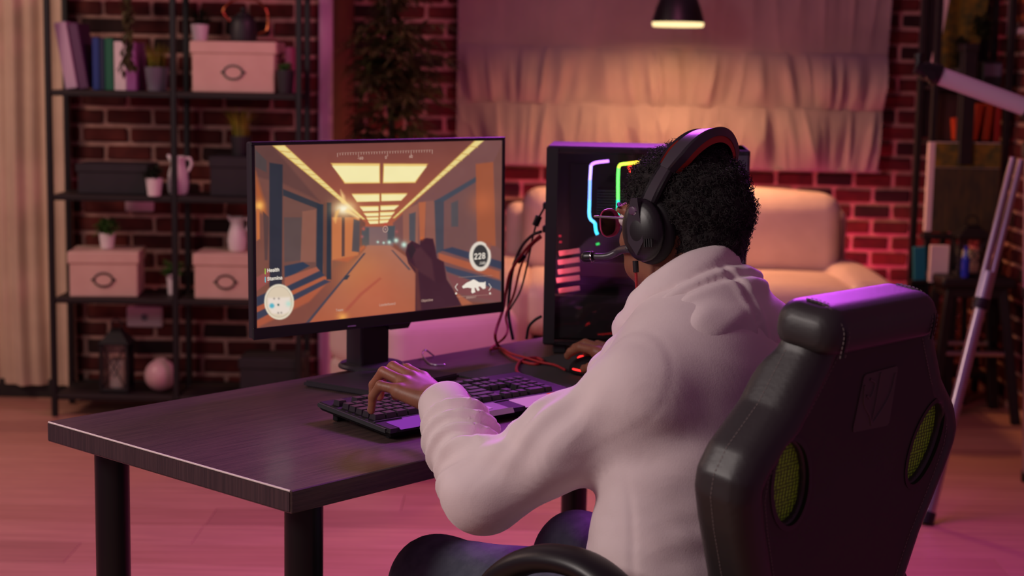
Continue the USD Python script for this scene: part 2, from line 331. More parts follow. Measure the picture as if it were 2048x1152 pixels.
YBL = 7.13
bl = thing('roman_blind', 'wide grey fabric roman blind with creased panels above the sofa', 'blind', (.68, YBL, .9))
edges = [(2.05, 2.08), (U(913, 88, YBL)[2], U(1775, 112, YBL)[2]), (U(913, 202, YBL)[2], U(1775, 222, YBL)[2]), (U(1010, 327, YBL)[2], U(1762, 343, YBL)[2])]
XL, XRR = U(915, 100, YBL)[0], U(1780, 100, YBL)[0]
for k in range(3):
    (tl, tr_), (bl_, br_) = edges[k], edges[k + 1]
    def panel(u, v, k=k, tl=tl, tr_=tr_, bl_=bl_, br_=br_):
        x = XL + u * (XRR - XL) - (.012 * (k + v) * u)
        z0 = tl + (tr_ - tl) * u; z1 = bl_ + (br_ - bl_) * u - .002
        z = z0 + (z1 - z0) * v
        q = np.stack([x * 15 + .6 * v * np.sin(x * 9), v * .7 + k * 3.3, 0 * x + k], -1)
        n = meshkit.noise(q, 3) - .5; n2 = meshkit.noise(q * V(2.1, 1, 1) + 7, 5) - .5
        env = .05 + .95 * np.sin(math.pi * np.clip(v * .93 + .03, 0, 1)) ** .8; rd = 1 - np.abs(2 * meshkit.noise(q * V(1.25, .8, 1) + 3, 8) - 1) ** .7
        amp = (.012 if k == 0 else .034) * env * (.65 + .8 * u)
        y = YBL - .014 - amp * (n * 1.1 + n2 * .5 + rd * .75) - .012 * np.sin(math.pi * v)
        return np.stack([x, y, z], -1)
    part(bl, 'fabric_panel', thick(grid(panel, 300, 40), .003), MATS['blind_grey'], smooth=True, world=True)
    part(bl, 'batten', tube([(XL + .005, YBL - .012, bl_), (XRR - .02, YBL - .012, br_)], .006, 8), MATS['blind_grey'], world=True)

mat('lamp_black', (20, 17, 20), rough=.4)
glow('lamp_opal', (255, 184, 124), 190.0)
lp = U(1356, 44, 6.58)
la = thing('pendant_lamp', 'small black dome pendant lamp glowing in front of the blind', 'lamp', lp)
R = .104
part(la, 'shade', lathe([(.0, .125), (.03, .124), (.055, .117), (.075, .095), (.092, .05), (R, .004), (R, -.002), (R - .004, -.001), (.088, .046), (.070, .09), (.05, .112), (0, .118)], 40), MATS['lamp_black'])
part(la, 'diffuser', lathe([(0, .0), (R - .008, .0), (R - .008, .006), (0, .006)], 40), MATS['lamp_opal'])
part(la, 'opal_rim', lathe([(R - .006, .002), (R - .001, -.002), (R - .002, -.016), (R - .006, -.019), (R - .009, -.016), (R - .008, .002)], 48), glow('lamp_rim', (255, 222, 160), 1.6), 'glowing opal rim', smooth=True)
part(la, 'socket', lathe([(0, .17), (.018, .168), (.02, .13), (.03, .12), (0, .118)], 16), MATS['lamp_black'])
part(la, 'cord', tube([(0, 0, .165), (0, 0, 1.0)], .003, 6), MATS['lamp_black'])

# ------------------------------------------------------------------ sofa and ottoman
xs = lambda px, Y: (px - 1024) / FPX * Y
sf = thing('sofa', 'cream leather two-seat sofa with rounded back under the blind', 'sofa', (.66, 6.5, 0))
zt, zm = U(1360, 388, 6.62)[2], U(1360, 532, 6.5)[2]
x0, x1 = xs(1042, 6.55), xs(1682, 6.55)
def cushion(sx, sy, sz, c, r, puff):
    m = rbox(sx, sy, sz, (0, 0, 0), r, 24); m = trimesh.Trimesh(*trimesh.remesh.subdivide_to_size(m.vertices, m.faces, max(sx, sz) / 15), process=False); m.merge_vertices()
    v = np.asarray(m.vertices).copy(); q = v / (V(sx, sy, sz) / 2); k = np.clip(1 - q ** 2, 0, 1)
    v[:, 1] += np.sign(q[:, 1]) * puff * k[:, 0] * k[:, 2]; v[:, 2] += np.sign(q[:, 2]) * puff * k[:, 0] * k[:, 1]; m.vertices = v; return T(m, c)
hw = (x1 - x0) / 2
part(sf, 'back_cushion', cushion(hw * 2, .24, zt - zm + .06, ((x0 + x1) / 2, 6.62, (zt + zm) / 2 - .02), .07, .03), MATS['leather_cream'], world=True, smooth=True)
for k in (0, 1):
    part(sf, 'seat_cushion', cushion(hw - .004, .56, .2, (x0 + hw * (k + .5), 6.24, zm - .11), .06, .015), MATS['leather_cream'], world=True, smooth=True)
part(sf, 'backrest_frame', rbox(hw * 2 + .14, .12, zt - .12, ((x0 + x1) / 2, 6.80, (zt - .12) / 2 + .06), .05, 20), MATS['leather_cream'], world=True, smooth=True)
part(sf, 'seat_base', rbox(hw * 2 - .02, .62, .2, ((x0 + x1) / 2, 6.3, .17), .03, 16), MATS['leather_cream'], world=True)
za = U(1640, 545, 6.3)[2]
for xa in (x0 - .065, x1 + .0):
    part(sf, 'armrest', cushion(.22, .82, za - .05, (xa + (.02 if xa > 1 else 0), 6.37, (za - .05) / 2 + .05), .07, .02), MATS['leather_cream'], world=True, smooth=True)
for xa in (x0, x1):
    for ya in (6.06, 6.74): part(sf, 'foot', lathe([(0, 0), (.02, 0), (.026, .08), (0, .08)], 14, (xa, ya, 0)), MATS['black_metal'], world=True)
ot = thing('ottoman', 'square cream leather ottoman standing behind the desk under the monitor', 'ottoman', (-.30, 5.42, 0), rz=.55)
part(ot, 'cushion', cushion(.5, .5, .22, (0, 0, .44), .06, .02), MATS['leather_cream'], smooth=True)
part(ot, 'base', rbox(.48, .48, .30, (0, 0, .2), .03, 16), MATS['leather_cream'])
for sx in (-1, 1):
    for sy in (-1, 1): part(ot, 'foot', lathe([(0, 0), (.018, 0), (.022, .06), (0, .06)], 12, (sx * .2, sy * .2, 0)), MATS['black_metal'])

# ------------------------------------------------------------------ the open shelves and what stands on them
SX = (-1.721, -1.26, -.798); YF, YR = 6.02, 6.26; SZ = (.088, .457, .843, 1.229, 1.615)
bc = thing('open_shelves', 'tall black metal open shelving unit in front of the brick wall', 'shelves', ((SX[0] + SX[2]) / 2, (YF + YR) / 2, 0))
for x in SX:
    for yy in (YF, YR): part(bc, 'post', box(.022, .022, 2.0, (x, yy, 1.0), .003), MATS['black_metal'], world=True)
for z in SZ + (1.98,):
    for k in (0, 1): part(bc, 'shelf', box(SX[k + 1] - SX[k] - .022, YR - YF + .02, .014, ((SX[k] + SX[k + 1]) / 2, (YF + YR) / 2, z - .007), .002), MATS['shelf_board'], world=True)
    for yy in (YF, YR): part(bc, 'rail', box(SX[2] - SX[0] - .022, .014, .02, ((SX[0] + SX[2]) / 2, yy, z - .012), .002), MATS['black_metal'], world=True)
S1, S2, S3, S4 = SZ[3] + .001, SZ[2] + .001, SZ[1] + .001, SZ[0] + .001

def storage_box(px0, px1, Yf, z, h, label, m='cream_card', rz=0, handle=True, d=.22, name='storage_box', group=None):
    x0, x1 = xs(px0, Yf), xs(px1, Yf); w = x1 - x0
    t = thing(name, label, 'box', ((x0 + x1) / 2, Yf + d / 2, z), rz, group)
    part(t, 'body', box(w * .95, d * .95, h - .005, (0, 0, (h - .005) / 2), .003), MATS[m])
    lh = min(.045, h * .28)
    part(t, 'lid', box(w, d, lh, (0, 0, h - lh / 2), .004), MATS[m])
    if handle:
        yf = -d * .475 - .004; q = m3.CrossSection.circle(.5, 36).scale((.075, .056)) - m3.CrossSection.circle(.5, 36).scale((.061, .042))
        ring = T(tm(m3.Manifold.extrude(q, .005)), (0, 0, 0), rx=math.pi / 2)
        tag = T(tm(m3.Manifold.extrude(m3.CrossSection.circle(.5, 36).scale((.062, .043)), .002)), (0, 0, 0), rx=math.pi / 2)
        zc = (h - lh) * .52
        hp = part(t, 'label_holder', T(ring, (0, yf + .004, zc)), MATS['pewter'])
        part(t, 'label_card', T(tag, (0, yf + .003, zc)), MATS[m])
        for s in (-1, 1): part(t, 'rivet', T(lathe([(0, .004), (.004, .003), (.005, 0), (0, 0)], 10), (s * .041, yf + .003, zc), rx=math.pi / 2), MATS['pewter'])
    return t
def blades(n, h, spread, seed, w=.004, base=.02):
    rg = np.random.default_rng(seed); ms = []
    for k in range(n):
        a = rg.uniform(0, 2 * math.pi); r = base * math.sqrt(rg.uniform()); L = h * rg.uniform(.6, 1); o = spread * rg.uniform(.1, 1)
        P = [(r * math.cos(a), r * math.sin(a), 0), (r * math.cos(a) + o * .3 * math.cos(a), r * math.sin(a) + o * .3 * math.sin(a), L * .6), (r * math.cos(a) + o * math.cos(a), r * math.sin(a) + o * math.sin(a), L)]
        ms.append(sweep(spline(P, 4), [(-w / 2, 0), (0, w * .12), (w / 2, 0), (0, -w * .12)], np.linspace(1, .15, 9)))
    return cat(*ms)
def leaf(L, w, droop=.2, n=6):
    def fn(u, v):
        ww = w * np.sin(math.pi * np.clip(u, .02, .98) ** .8) * (v - .5); return np.stack([u * L, ww, -droop * L * u ** 2 + abs(v - .5) * w * .25], -1)
    return grid(fn, n, 3)
def leaf_ball(n, r, h, L, w, seed, droop=.3):
    rg = np.random.default_rng(seed); ms = []
    for k in range(n):
        a = rg.uniform(0, 2 * math.pi); e = rg.uniform(-.2, 1.3); q = rg.uniform(.2, 1)
        ms.append(T(leaf(L * rg.uniform(.6, 1.1), w, droop), (r * q * math.cos(a) * .6, r * q * math.sin(a) * .6, h * rg.uniform(.1, .9)), ry=-e, rz=a))
    return cat(*ms)
def pot_plant(px, Y, z, r, h, label, pm, kind, ph, seed, group=None, name='potted_plant', spread=.05):
    x = xs(px, Y); t = thing(name, label, 'potted plant', (x, Y, z), 0, group)
    pt = part(t, 'pot', lathe([(0, 0), (r * .74, 0), (r * .78, .003), (r, h - .003), (r * .99, h), (r * .9, h), (r * .88, h * .82), (0, h * .82)], 32), MATS[pm])
    part(t, 'soil', lathe([(0, h * .84), (r * .86, h * .83), (r * .86, h * .815), (0, h * .815)], 20), MATS['soil'])
    if kind == 'grass': part(t, 'foliage', T(blades(130, ph, spread, seed, .005, r * .7), (0, 0, h * .82)), MATS['leaf_grass'], smooth=False)
    elif kind == 'dark': part(t, 'foliage', T(leaf_ball(70, r * 1.1, ph, ph * .8, .012, seed), (0, 0, h * .82)), MATS['leaf_dark'], smooth=False)
    elif kind == 'succulent': part(t, 'foliage', T(leaf_ball(60, r * .8, ph, ph * .6, .018, seed, .1), (0, 0, h * .82)), MATS['leaf_green'], smooth=False)
    else: part(t, 'foliage', T(leaf_ball(80, r * 1.5, ph, ph * .62, .024, seed), (0, 0, h * .82)), MATS['leaf_green'], smooth=False)
    return t
def book(xc, Y, z, w, d, h, m, label, lean=0, pages=True, cat_='book', group=None):
    t = thing('book', label, cat_, (xc, Y, z), 0, group); a = lambda me: T(me, ry=lean)
    part(t, 'cover', a(box(w, d, h, (0, d / 2, h / 2), .002)), MATS[m])
    part(t, 'pages', a(box(w * .8, .004, h * .97, (0, d + .001, h / 2))), MATS['paper'])
    part(t, 'spine_band', a(box(w * .9, .001, h * .05, (0, -.0003, h * .8))), MATS['paper' if m not in ('book_white', 'book_lilac') else 'book_purple']) if w > .5 else None
    return t
# upper shelf
g = 'books on the upper shelf'
zz = lambda py, Y: U(300, py, Y)[2]
book(xs(158, 6.05) - .03, 6.05, S1 + .004, .044, .18, .245, 'book_lilac', 'tall lilac-white binder leaning against the post on the upper shelf', -.16)
book(xs(158, 6.05) + .012, 6.06, S1 + .004, .036, .17, .24, 'book_plum', 'dark plum binder leaning beside the lilac-white one', -.16)
for px0, px1, top, m, lab in ((184, 198, 77, 'book_blue', 'bright blue upright book, first of the row of books on the upper shelf'), (198, 209, 78, 'book_navy', 'navy blue upright book between the blue and the green one'), (209, 226, 77, 'book_green', 'green upright book between the navy and the white one'), (227, 251, 84, 'book_white', 'thick white upright book beside the green one'), (251, 271, 86, 'book_purple', 'purple upright book at the end of the row beside the grey plant pot')):
    a, b = xs(px0, 6.06), xs(px1, 6.06); book((a + b) / 2, 6.06, S1, b - a - .001, .16, zz(top, 6.06) - S1, m, lab)
pot_plant(312, 6.09, S1, .044, .088, 'grey pot of yellow-green grass beside the books on the upper shelf', 'ceramic_grey', 'grass', .11, 1, spread=.035)
storage_box(377, 549, 6.03, S1, zz(81, 6.03) - S1 + .002, 'large cream lidded box with an oval label ring on the upper shelf')
pot_plant(398, 6.12, zz(81, 6.03) + .004, .033, .06, 'small white pot with a dark plant on top of the large cream box', 'ceramic', 'dark', .055, 2)
pot_plant(567, 6.03, S1, .034, .085, 'black pot of pale succulents beside the large cream box', 'ceramic_dark', 'succulent', .035, 3)
single('pink_folder', 'narrow pink folder standing behind the black succulent pot', 'folder', box(.024, .14, .17, (-.848, 6.17, S1 + .085), .002), MATS['pink_card'])
k0 = V(xs(484, 6.13), 6.13, zz(81, 6.03) + .003)
kt = thing('kettle', 'dark teapot with a copper wire handle on top of the large cream box', 'teapot', k0)
part(kt, 'body', lathe([(0, 0), (.045, 0), (.05, .01), (.05, .06), (.043, .085), (.026, .1), (0, .104)], 28), MATS['ceramic_dark'])
part(kt, 'lid', lathe([(0, .128), (.008, .126), (.01, .115), (.006, .11), (.025, .103), (.026, .098), (0, .098)], 20), MATS['ceramic_dark'])
part(kt, 'handle', tube([(-.05, 0, .075), (-.075, 0, .11), (-.04, 0, .15), (.04, 0, .155), (.085, 0, .12), (.09, 0, .05), (.055, 0, .03)], .004, 8, 8), MATS['copper'])
# hanging vine from the shelf above
vx = thing('trailing_vine', 'dark green trailing plant hanging down in front of the purple book beside the grey pot', 'plant', (xs(273, 6.14), 6.14, S1 + .004))
rg = np.random.default_rng(8)
for s in range(4):
    P = [(rg.uniform(-.015, .015), -.03, .45), (rg.uniform(-.02, .02), -.10, .452), (rg.uniform(-.02, .02), -.165, .42)]
    for q in range(5): P.append((P[-1][0] + rg.uniform(-.015, .015), -.172 + rg.uniform(-.006, .006), .40 - (q + 1) * rg.uniform(.06, .072)))
    st = part(vx, 'stem', tube(P, .0018, 5, 6), MATS['bark'])
    ms = []
    Q = spline(P, 8)
    for q in range(len(Q)):
        ms += [T(leaf(.026, .018, .4), Q[q], ry=rg.uniform(.2, 1.1), rz=rg.uniform(2.9, 6.5))]
    part(vx, 'foliage', cat(*ms), MATS['leaf_tree'], smooth=False)
part(vx, 'pot', lathe([(0, .386), (.03, .386), (.04, .45), (.035, .45), (0, .44)], 20), MATS['ceramic_dark'])
# second shelf
storage_box(146, 292, 6.05, S2, zz(330, 6.05) - S2, 'long black lidded box on the second shelf', 'dark_card', handle=False, d=.19)
pot_plant(304, 6.02, S2, .031, .066, 'small white pot with a dark plant beside the white pitcher', 'ceramic', 'dark', .045, 4)
def pitcher(px, Y, z, h, label, flip=1):
    t = thing('pitcher', label, 'pitcher', (xs(px, Y), Y, z)); s = h / .16
    part(t, 'body', lathe(np.array([(0, 0), (.034, 0), (.042, .012), (.046, .05), (.041, .09), (.032, .12), (.03, .14), (.034, .158), (.031, .16), (.026, .14), (0, .13)]) * s, 32), MATS['ceramic'])
    part(t, 'handle', T(tube(np.array([(.028, 0, .15), (.05, 0, .152), (.056, 0, .125), (.041, 0, .095)]) * s, .0062 * s, 10, 8), rz=0 if flip > 0 else math.pi), MATS['ceramic'])
    part(t, 'spout', tube(np.array([(-.024, 0, .142), (-.034, 0, .155), (-.043, 0, .166)]) * s, np.array([.012, .010, .005]) * s, 10, 4), MATS['ceramic'])
    return t
pitcher(352, 6.11, S2, zz(312, 6.1) - S2, 'white pitcher standing behind the middle post on the second shelf')
storage_box(413, 520, 6.05, S2, zz(311, 6.05) - S2, 'tall dark grey lidded box under the grass pot on the second shelf', 'dark_card', handle=False, d=.19)
pot_plant(478, 6.12, zz(311, 6.05) + .001, .04, .075, 'dark pot of tall yellow grass on top of the dark grey box', 'ceramic_dark', 'grass', .13, 5, spread=.07)
# third shelf
b3 = storage_box(122, 264, 6.03, S3, zz(506, 6.03) - S3, 'pinkish cream lidded box with an oval label ring on the third shelf', rz=.10)
pot_plant(208, 6.13, zz(506, 6.03) + .003, .031, .06, 'small white pot of leafy green on the pinkish cream box', 'ceramic', 'leafy', .05, 6)
pot_plant(340, 6.14, S3, .026, .08, 'slim white pot of leafy green beside the middle post on the third shelf', 'ceramic', 'leafy', .05, 7)
storage_box(379, 512, 6.03, S3, zz(506, 6.03) - S3, 'cream lidded box with an oval label ring under the white pitcher')
pitcher(470, 6.13, zz(506, 6.03) + .002, zz(442, 6.1) - zz(510, 6.1), 'white pitcher on top of the cream box beside the monitor')
# bottom shelf
def lantern(x, Y, z, w, h, label, metal, candle=True, blue=False):
    t = thing('lantern', label, 'lantern', (x, Y, z)); m = MATS[metal]; hb = h * .62; a = w / 2
    part(t, 'base', box(w, w, h * .05, (0, 0, h * .025), .004), m)
    for sx in (-1, 1):
        for sy in (-1, 1): part(t, 'post', box(w * .09, w * .09, hb, (sx * (a - w * .06), sy * (a - w * .06), h * .05 + hb / 2)), m)
    for k in range(4):
        c, s = round(math.cos(k * math.pi / 2)), round(math.sin(k * math.pi / 2)); f = lambda p: (p[0] * c - p[1] * s, p[0] * s + p[1] * c, p[2])
        y = -(a - w * .06)
        P = lambda u, v: f((u * (a - w * .1), y, h * .05 + v * hb))
        part(t, 'muntin', cat(tube([P(-1, 0), P(0, .5), P(1, 1)], .0022, 5), tube([P(1, 0), P(0, .5), P(-1, 1)], .0022, 5), tube([P(0, .28), P(.5, .5), P(0, .72), P(-.5, .5)], .0022, 5, closed=True)) if k in (0, 1, 3) else tube([P(0, 0), P(0, 1)], .0022, 5), m)
        part(t, 'pane', T(box(w * .78, .001, hb, (0, y + .004, h * .05 + hb / 2)), rz=k * math.pi / 2), MATS['lantern_glass'])
    r0 = h * .05 + hb
    part(t, 'roof', cat(box(w * 1.08, w * 1.08, h * .025, (0, 0, r0 + h * .012), .003), hull([(sx * a * q, sy * a * q, zq) for q, zq in ((1.0, r0 + h * .02), (.4, r0 + h * .17)) for sx in (-1, 1) for sy in (-1, 1)]), box(w * .42, w * .42, h * .03, (0, 0, r0 + h * .185), .003)), m)
    part(t, 'ring', T(tm(m3.Manifold.extrude(m3.CrossSection.circle(w * .2, 24) - m3.CrossSection.circle(w * .16, 24), .006)), (0, .003, r0 + h * .26), rx=math.pi / 2), m)
    if candle:
        cn = thing('candle', ('white pillar candle inside the %s' % label.split(' standing')[0]), 'candle', (x, Y, z + h * .05 + .0005))
        part(cn, 'wax', lathe([(0, 0), (w * .25, 0), (w * .25, hb * .6), (w * .2, hb * .615), (0, hb * .59)], 24), MATS['candle_wax'])
        part(cn, 'wick', tube([(0, 0, hb * .59), (.001, 0, hb * .66)], .0012, 5), MATS['soil'])
lz = S4
lantern(xs(224, 6.10), 6.10, lz, .112, zz(640, 6.1) - lz, 'black metal lantern standing on the bottom shelf', 'black_metal')
mat('pearl', (214, 176, 176), (196, 150, 158), rough=.35, scale=9)
sv = thing('round_vase', 'round pinkish ceramic ball vase beside the lantern on the bottom shelf', 'vase', (xs(313, 6.1), 6.1, S4))
a = np.linspace(-1.35, 1.2, 22); part(sv, 'body', lathe([(0, .002)] + [(.062 * math.cos(q), .062 + .062 * math.sin(q)) for q in a] + [(.018, .126), (.014, .12), (0, .11)], 36), MATS['pearl'], smooth=True)
storage_box(470, 603, 6.04, S4, zz(714, 6.04) - S4, 'dark grey lidded box on the bottom shelf beside the monitor stand', 'dark_card', handle=False, d=.2)
# wall plates
def plate(px0, px1, py0, py1, label, dial):
    a, b = U(px0, py0, YL - .035), U(px1, py1, YL - .035); w, h = b[0] - a[0], a[2] - b[2]
    t = thing('wall_plate', label, 'wall socket', ((a[0] + b[0]) / 2, YL - .016, b[2])); part(t, 'cover', box(w, .022, h, (0, -.011, h / 2), .005), MATS['white_paint'])
    if dial: part(t, 'dial', T(lathe([(0, .008), (.012, .007), (.014, 0), (0, 0)], 20), (0, -.022, h / 2), rx=math.pi / 2), MATS['ceramic_grey'])
    else: part(t, 'switch', box(w * .35, .006, h * .6, (-w * .12, -.024, h / 2), .002), MATS['white_paint'])
plate(250, 307, 394, 424, 'blank white plate on the brick wall just below the second shelf', False)
plate(253, 325, 614, 655, 'white plate with a round dial on the brick wall above the lantern', True)

# ------------------------------------------------------------------ tall plant
tp = thing('tall_plant', 'tall dark artificial tree with spiky leaves between the shelves and the blind', 'plant', (-.475, 6.22, 0))
part(tp, 'pot', lathe([(0, 0), (.11, 0), (.14, .28), (.128, .28), (.124, .25), (0, .25)], 32), MATS['ceramic_dark'])
part(tp, 'trunk', tube([(0, 0, .24), (.02, .01, .8), (-.01, 0, 1.4), (.0, .02, 2.0)], [.02, .016, .012, .006], 8, 8), MATS['bark'])
rg = np.random.default_rng(21)
for k in range(170):
    z = rg.uniform(.9, 1.95); a = rg.uniform(0, 2 * math.pi); L = rg.uniform(.10, .2) * (1.15 if z < 1.45 else .95); e = rg.uniform(.0, .9)
    P = spline([(0, 0, 0), (L * .5 * math.cos(e), 0, L * .5 * math.sin(e)), (L * .95, 0, L * (math.sin(e) - .3))], 4)
    ms = [tube(P, .002, 4)]
    for q in range(1, len(P)):
        for s in (-1, 1): ms.append(T(leaf(.075 * rg.uniform(.7, 1.15), .019, .4, 4), P[q], ry=rg.uniform(-.7, .3), rz=s * rg.uniform(.4, 1.1)))
    ms.append(T(leaf(.08, .019, .35, 4), P[-1])); fr = T(cat(*ms), (0, 0, z), rz=a); v = np.asarray(fr.vertices); v[:, 0] = np.where(v[:, 0] < -.12, -.12 + (v[:, 0] + .12) * .6, v[:, 0]); fr.vertices = v
    part(tp, 'frond', fr, MATS['leaf_tree'], smooth=False)
# ------------------------------------------------------------------ corner on the right: rack, canvases, stool, telescope
mat('dark_wood', (30, 22, 22), (20, 15, 16), rough=.5, scale=8, stretch=(1, 1, 8))
mat('canvas_white', (222, 200, 200), rough=.85)
mat('painting_olive', (52, 50, 34), (84, 70, 36), rough=.8, scale=14, stretch=(3, 1, .6))
mat('painting_yellow', (128, 104, 24), (74, 76, 30), rough=.8, scale=22, lo=.42, hi=.6)
mat('painting_leaf', (196, 104, 52), (92, 44, 34), rough=.8, scale=26, stretch=(1, 1, .35), lo=.5, hi=.56)
mat('aluminium', (196, 188, 206), rough=.28, metal=1)
mat('tube_white', (214, 200, 220), rough=.35)
mat('board_brown', (58, 32, 28), rough=.7)
mat('label_grey', (110, 92, 116), rough=.7)
rk = thing('storage_rack', 'black open rack in the corner beside the side wall', 'rack', (1.8375, 6.71, 0))
for x in (1.69, 1.985):
    for yy in (6.59, 6.83): part(rk, 'post', box(.028, .028, 1.78, (x, yy, .89), .003), MATS['dark_wood'], world=True)
zr = [.12, .50, U(1920, 283, 6.6)[2], U(1920, 172, 6.6)[2], 1.77]
for z in zr: part(rk, 'shelf', box(.267, .25, .018, (1.8375, 6.71, z - .009), .002), MATS['dark_wood'], world=True)
part(rk, 'back_panel', box(.26, .008, zr[4] - zr[2] - .03, (1.8375, 6.838, (zr[2] + zr[4]) / 2 - .009)), MATS['dark_wood'], world=True)
for k, (px, w, m, ln, lab) in enumerate([(1944, .028, 'book_orange', .13, 'slanting orange book on the corner rack'), (1968, .026, 'book_orange', .07, 'second orange book leaning less steeply on the corner rack'), (1984, .022, 'book_red', .0, 'upright dark red book at the end of the corner rack'), (1907, .022, 'book_orange', -.12, 'small orange book tilting the other way behind the easel mast')]):
    book(xs(px, 6.6) + (-.012 if ln > 0 else 0), 6.595, zr[2] + .001 + .004 * (ln != 0), w, .14, (.15, .15, .145, .09)[k], m, lab, ln)
single('brown_board', 'small dark brown board standing on the corner rack behind the telescope tube', 'board', box(.085, .012, .19, (1.765, 6.66, zr[2] + .0955), .002), MATS['board_brown'])
bn = thing('bin', 'black bin with a grey label on the upper rack shelf', 'bin', (1.922, 6.655, zr[3] + .0005))
part(bn, 'body', box(.078, .10, .10, (0, 0, .05), .004), MATS['ceramic_dark']); part(bn, 'label', box(.068, .002, .048, (.0, -.051, .065), 0), MATS['label_grey'])
bsh = thing('bushy_plant', 'dark bushy plant on the upper shelf of the corner rack', 'plant', (1.800, 6.64, zr[3] + .0005))
part(bsh, 'pot', lathe([(0, 0), (.03, 0), (.038, .07), (.034, .07), (0, .06)], 20), MATS['ceramic_dark'])
part(bsh, 'foliage', T(cat(leaf_ball(150, .035, .13, .04, .018, 31), T(leaf_ball(120, .05, .10, .04, .018, 32), (.07, -.03, .115))), (0, 0, .06)), MATS['leaf_dark'], smooth=False)
# canvases
def canvas(px0, py0, px1, py1, Y, label, m, tilt=0, roll=0, d=.035, m2=None):
    a, b = U(px0, py0, Y), U(px1, py1, Y); w, h = b[0] - a[0], a[2] - b[2]; t = thing('canvas', label, 'painting', ((a[0] + b[0]) / 2, Y, b[2]))
    f = lambda q: T(T(q, ry=roll), rx=-tilt)
    part(t, 'stretcher', f(box(w, d, h, (0, d / 2, h / 2), .003)), MATS['canvas_white'])
    if m2:
        part(t, 'painted_field', f(box(w - .024, .002, h * .72, (.012, -.001, h * .36))), MATS[m]); part(t, 'painted_field', f(box(w - .024, .002, h * .27, (.012, -.001, h * .86))), MATS[m2])
    else: part(t, 'painted_field', f(box(w - .02, .002, h - .01, (.009, -.001, h / 2))), MATS[m])
    return t
canvas(1859, 284, 1992, 466, 6.45, 'dark olive painting with a yellow band resting on the black easel', 'painting_olive', 0, 0, .03, 'painting_yellow')
canvas(1868, -40, 1944, 161, 6.75, 'tilted yellow-green painting leaning at the top of the corner rack', 'painting_yellow', 0, .15, .025)
single('white_canvas', 'small blank white canvas standing on the stool beside the lantern', 'canvas', box(.075, .02, zz(461, 6.3) - zz(536, 6.3), (xs(1882, 6.36), 6.36, (zz(461, 6.3) + zz(536, 6.3)) / 2 - .008), .002), MATS['canvas_white'])
ex = U(1931, 330, 6.42)
es = thing('easel', 'black wooden easel holding the olive painting', 'easel', (ex[0], 6.50, 0))
part(es, 'mast', bar((ex[0], 6.434, ex[2]), (ex[0], 6.434, 1.46), .052, .022, .003), MATS['dark_wood'], world=True)
part(es, 'clamp_head', box(.06, .10, .03, (ex[0], 6.468, 1.45), .003), MATS['dark_wood'], world=True)
zt_ = U(1925, 468, 6.45)[2]
part(es, 'ledge', box(.30, .07, .02, (ex[0], 6.468, zt_ - .012), .003), MATS['dark_wood'], world=True)
part(es, 'post', bar((ex[0], 6.505, 0.02), (ex[0], 6.505, 1.45), .04, .018, .003), MATS['dark_wood'], world=True)
for s in (-1, 1): part(es, 'leg', bar((ex[0] + s * .08, 6.545, .0), (ex[0] + s * .03, 6.522, 1.0), .022, .018, .003), MATS['dark_wood'], world=True)
# stool
sx0, sy0 = 1.80, 6.33; zs = U(1930, 548, 6.33)[2]
st = thing('stool', 'dark wooden bar stool with a pale metal footrest ring beside the side wall', 'stool', (sx0, sy0, 0))
part(st, 'seat', rbox(.29, .27, .04, (0, 0, zs - .02), .014, 16), MATS['dark_wood'])
part(st, 'apron', box(.24, .22, .04, (0, 0, zs - .06), .003), MATS['dark_wood'])
for ax_ in (-1, 1):
    for ay in (-1, 1): part(st, 'leg', bar((ax_ * .165, ay * .15, 0), (ax_ * .10, ay * .09, zs - .03), .036, .036, .004), MATS['dark_wood'])
zf = U(1945, 708, 6.2)[2]; k = 1 - zf / (zs - .03); q = (.10 + .065 * k, .09 + .06 * k)
part(st, 'footrest', tube([(q[0], q[1], zf), (-q[0], q[1], zf), (-q[0], -q[1], zf), (q[0], -q[1], zf)], .011, 8, closed=True), MATS['aluminium'])
lantern(xs(1945, 6.30), 6.30, zs + .001, .13, .225, 'black lantern with a blue glint standing on the stool', 'black_metal')
mat('glint_blue', (20, 50, 190), rough=.1, coat=.5)
bt = thing('blue_glint', 'small blue bottle shape put in for the blue glint on the stool lantern', 'bottle', (xs(1938, 6.2), 6.215, zs + .001))  # stands in for a blue highlight on the lantern, painted as an object
part(bt, 'body', lathe([(0, 0), (.014, 0), (.016, .006), (.016, .07), (.007, .09), (.007, .12), (.009, .122), (0, .122)], 20), MATS['glint_blue'])
hz = U(1848, 560, 6.54)[2]
sb = thing('book_stand', 'narrow dark wooden stand under the teal book', 'stand', (xs(1846, 6.54), 6.545, 0))
for s in (-1, 1): part(sb, 'side_board', box(.012, .04, hz - .015, (s * .034, 0, (hz - .015) / 2), .002), MATS['dark_wood'])
part(sb, 'top_board', box(.08, .04, .014, (0, 0, hz - .008), .002), MATS['dark_wood']); part(sb, 'back_board', box(.056, .008, hz - .015, (0, .015, (hz - .015) / 2)), MATS['dark_wood'])
single('teal_book', 'teal book standing on the narrow dark stand behind the stool', 'book', T(box(.05, .02, .135, (0, 0, .0675), .002), (xs(1846, 6.54), 6.545, hz), ry=-.06), MATS['book_teal'])
